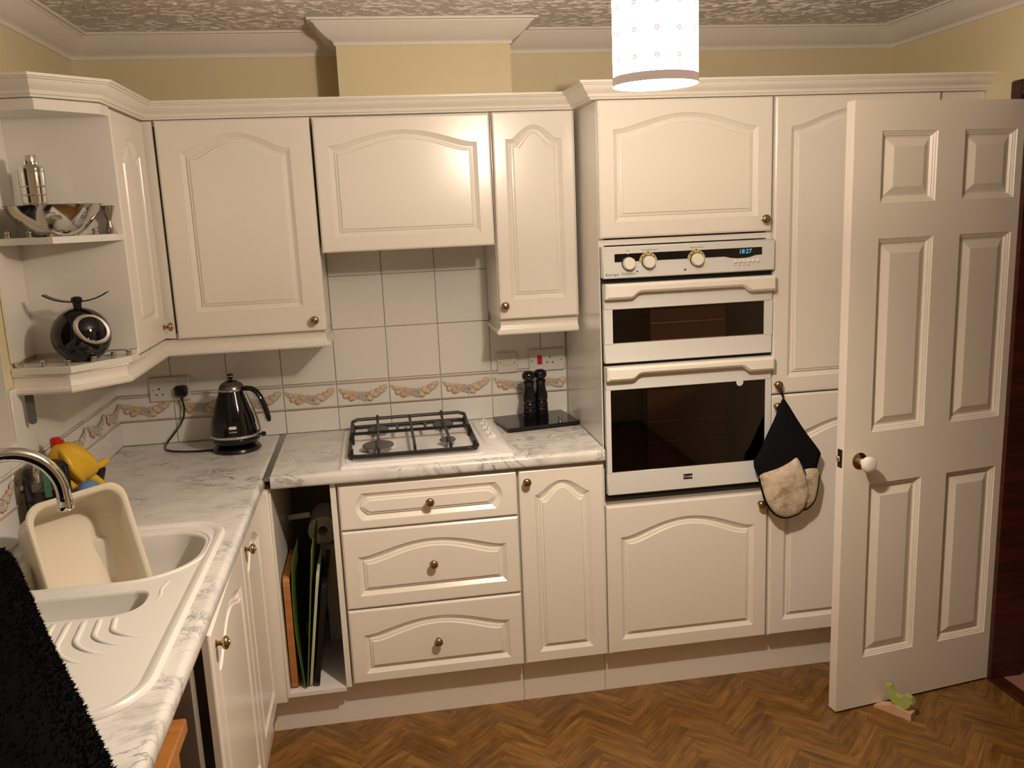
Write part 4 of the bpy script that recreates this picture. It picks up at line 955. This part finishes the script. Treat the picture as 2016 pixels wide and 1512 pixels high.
# =================================================================== boards and trays in the open unit
zf = .166
def lean(out, x0, dx, y0, y1, h_, th, mats, name, label, cat):
    # slab on edge: bottom at x0, top shifted by dx, from y0 (front) to y1 (back)
    o = rrect(y0, y1, 0, h_, .02, 4); mb = MB()
    mb.loft([[(x0+dx*z_/h_, y, zf+z_) for y, z_ in o], [(x0+th+dx*z_/h_, y, zf+z_) for y, z_ in o]])
    return tag(part(name, mb, mats, None), label, cat)
lean(None, .601, .004, -.545, -.25, .40, .022, PINE, 'chopping_board', 'brown wooden chopping board standing at the left of the open unit', 'chopping board')
mb = MB(); lo = []
for i in range(15):
    a = i/14; xx = .646-.016*math.sin(a*PI*.9); lo.append([(xx, -.55, zf+.46*a), (xx, -.30, zf+.46*a), (xx+.0025, -.30, zf+.46*a), (xx+.0025, -.55, zf+.46*a)])
tag(part('chopping_mat', mb.loft(lo), DGREEN), 'bowed dark green plastic chopping mat in the open unit', 'chopping mat')
lean(None, .652, .055, -.55, -.25, .50, .004, DGREEN, 'chopping_mat', 'tall flat lime green chopping mat leaning in the open unit', 'chopping mat')
lean(None, .660, .056, -.545, -.25, .41, .009, mat('pale_board', (.45, .47, .3), .5), 'chopping_board', 'pale greenish white board between the green mat and black tray', 'chopping board')
lean(None, .678, .052, -.55, -.22, .37, .016, BLACKP, 'baking_tray', 'black baking tray standing on edge in the open unit', 'baking tray')
bx2 = thing('carton', (.75, -.2, zf), 'white cardboard box standing at the back of the open unit', 'box')
part('box_body', MB().box(.716, -.212, zf, .782, -.035, .50, .002), PAPER, bx2); part('box_lid', MB().box(.713, -.214, .50, .784, -.033, .545, .002), PAPER, bx2)
tag(part('paper_roll', MB().lathe([(.018, -.088), (.05, -.088), (.054, -.084), (.054, .084), (.05, .088), (.018, .088), (.018, -.088)], (.722, -.124, .6005), (0, 1, 0), 28, cap=False), PAPER), 'white kitchen paper roll lying on the carton in the open unit', 'paper roll')

# =================================================================== cleaning things behind the tub
jr = thing('storage_jar', (.088, -1.0, WT1), 'clear plastic pot half full of dark liquid beside the tiles', 'jar')
part('pot', MB().lathe([(.001, 0), (.05, 0), (.054, .006), (.056, .11), (.056, .185), (.048, .196), (.03, .2), (.001, .2)], (.082, -.955, WT1), n=32), GLASSC, jr)
part('contents', MB().lathe([(.001, .003), (.05, .003), (.0535, .008), (.0545, .11), (.0545, .135), (.001, .135)], (.082, -.955, WT1), n=32), LIQ, jr)
part('label_strip', MB().box(.0945, -1.0125, WT1+.12, .110, -1.0105, WT1+.192).xf(RZ(.25, .1, -1.01)), DKGREEN, jr, smooth=False)
bt = thing('detergent_bottle', (.062, -.80, WT1), 'bottle with a red cap under the yellow rubber glove', 'bottle')
part('bottle_body', MB().lathe([(.001, 0), (.03, 0), (.034, .005), (.034, .15), (.02, .19), (.011, .2), (.001, .2)], (.062, -.80, WT1), n=24), mat('amber_bottle', (.5, .3, .02), .2), bt)
part('bottle_cap', MB().lathe([(.0135, .2), (.0145, .203), (.0145, .226), (.011, .23), (.001, .23)], (.062, -.80, WT1), n=14).box(.068, -.806, WT1+.208, .084, -.794, WT1+.222, .002), RED, bt)
g2 = thing('rubber_glove', (.09, -.80, 1.0), 'yellow rubber glove draped over the bottle by the sink', 'glove')
gv = [(1.142, .013, 0), (1.141, .019, 0), (1.136, .027, .002), (1.124, .037, .006), (1.108, .046, .012), (1.086, .053, .018), (1.066, .055, .022), (1.048, .050, .026), (1.034, .040, .03)]
loops = []
for i, (z_, r, sh_) in enumerate(gv):
    f = i/8; lp_ = []
    for j in range(40):
        q = 2*PI*j/40; k_ = 1+.24*f*math.sin(5*q+1.2)+.07*f*math.sin(11*q+z_*60)
        lp_.append(Vector((.078+sh_*.8+r*.95*k_*math.cos(q), -.806+sh_*1.1+r*1.25*k_*math.sin(q), z_+.008*f*math.sin(3*q+.5))))
    loops.append(lp_)
part('cuff', MB().loft(loops), YELLOW, g2, ang=70)
def fing(p, r): part('finger', MB().tube(p, [r*.9]+[r]*(len(p)-2)+[r*.55], 12), YELLOW, g2)
fing([(.125, -.76, 1.062), (.143, -.735, 1.052), (.156, -.712, 1.055), (.162, -.70, 1.06)], .0115)
fing([(.12, -.79, 1.045), (.135, -.765, 1.025), (.147, -.745, 1.0), (.155, -.735, .975)], .0135)
fing([(.105, -.82, 1.04), (.12, -.805, 1.02), (.13, -.795, 1.0)], .0125)
fing([(.09, -.845, 1.045), (.108, -.845, 1.022), (.114, -.842, 1.006)], .0115)
mb = MB(); lo = []
rc = random.Random(5)
for i in range(9):
    a = i/8; r = .040*math.sqrt(max(.03, 1-(2*a-1)**2*.85)); lo.append([(.152+r*math.cos(q)*(1+rc.uniform(-.1, .1)), -.865+r*1.2*math.sin(q)*(1+rc.uniform(-.1, .1)), WT1+.002+.110*a) for q in [2*PI*j/18 for j in range(18)]])
tag(part('dish_cloth', mb.loft(lo), BLUEC, None, ang=60), 'crumpled blue knitted dish cloth below the yellow glove', 'cloth')
br = thing('scrubbing_brush', (.125, -.73, WT1), 'black scrubbing brush behind the yellow glove fingers', 'brush')
part('handle', MB().tube([(.11, -.70, WT1+.03), (.122, -.69, WT1+.07), (.132, -.685, WT1+.10), (.134, -.683, WT1+.118)], [.02, .019, .017, .008], 12), BLACKP, br)
bb = part('bristles', MB().lathe([(.026, .001), (.024, .03), (.001, .03)], (.11, -.70, WT1), n=16), GREYPL, br)
# =================================================================== black fleece on the worktop
fj = thing('fleece_jacket', (.3, -2.1, WT1), 'fluffy black fleece jacket heaped over the sink drainer', 'jacket')
A = Vector((.128, -1.475, 0)); B = Vector((.622, -2.43, 0)); ax_ = (B-A).normalized(); sd = Vector((-ax_.y, ax_.x, 0))   # sd points to the room side
if sd.x < 0: sd = -sd
loops = []; NL = 26; NC = 30
rf = random.Random(11)
for i in range(NL):
    a = i/(NL-1); c_ = A+(B-A)*a; hgt = .165*min(1, .55+6*a); wid = .2+.12*a; lp_ = []
    for j in range(NC):
        q = 2*PI*j/NC; xx = math.cos(q); zz = math.sin(q)
        w_ = .052 if xx > 0 else wid
        zv = WT1+.026+hgt*(zz*.5+.5)**.9 + .006*math.sin(9*a+3*q)
        pv = c_+sd*(w_*xx*(1+.03*math.sin(7*a+2*q)))+Vector((0, 0, zv)); pv.x = max(pv.x, .03); lp_.append(pv)
    loops.append(lp_)
mb = MB().loft(loops); body_ = part('fleece_body', mb, FLEECE, fj, ang=80)
tf = MB()
for li in range(NL-1):
    for j in range(NC):
        for q in range(16):
            a, b = rf.random(), rf.random(); p = loops[li][j].lerp(loops[li+1][j], a).lerp(loops[li][(j+1) % NC].lerp(loops[li+1][(j+1) % NC], a), b)
            n_ = (loops[li+1][j]-loops[li][j]).cross(loops[li][(j+1) % NC]-loops[li][j]).normalized()
            cc = A+(B-A)*((li+a)/(NL-1))+Vector((0, 0, WT1+.05))
            if n_.dot(p-cc) < 0: n_ = -n_
            if p.z < WT1+.02: continue
            t_ = (n_+Vector((rf.uniform(-.7, .7), rf.uniform(-.7, .7), rf.uniform(-.7, .7)))).normalized(); s1 = n_.orthogonal().normalized()*.0018; s2 = n_.cross(s1)
            tf.add([p+s1, p-s1*.5+s2, p-s1*.5-s2, p+t_*rf.uniform(.003, .0085)], [(0, 1, 3), (1, 2, 3), (2, 0, 3)])
pile = part('fleece_pile', tf, FLEECE, fj, smooth=False, recalc=False); pile['kind'] = 'stuff'
part('seam', MB().tube([A+(B-A)*(.08+.9*i/20)+sd*(-.03-.05*i/20)+Vector((0, 0, WT1+.026+.158)) for i in range(21)], .004, 8), NAVY, fj)
# =================================================================== pine stand under the worktop
ps = thing('pine_stand', (.4, -1.95, 0), 'orange pine stand tucked under the worktop by the sink cupboard', 'stand')
part('top', MB().box(.1, -2.15, .715, .537, -1.645, .745, .003), PINE, ps)
part('frame', MB().box(.12, -2.13, .64, .52, -1.665, .715, .002), PINE, ps)
for x in (.12, .48):
    for y in (-2.13, -1.705): part('leg', MB().box(x, y, 0, x+.04, y+.04, .64, .003), PINE, ps)
tag(part('appliance_panel', MB().box(.06, -1.60, .0, .545, -1.572, .884, .004), mat('dark_grey_panel', (.2, .175, .15), .5), None), 'dark grey appliance side beside the sink cupboard door', 'panel')
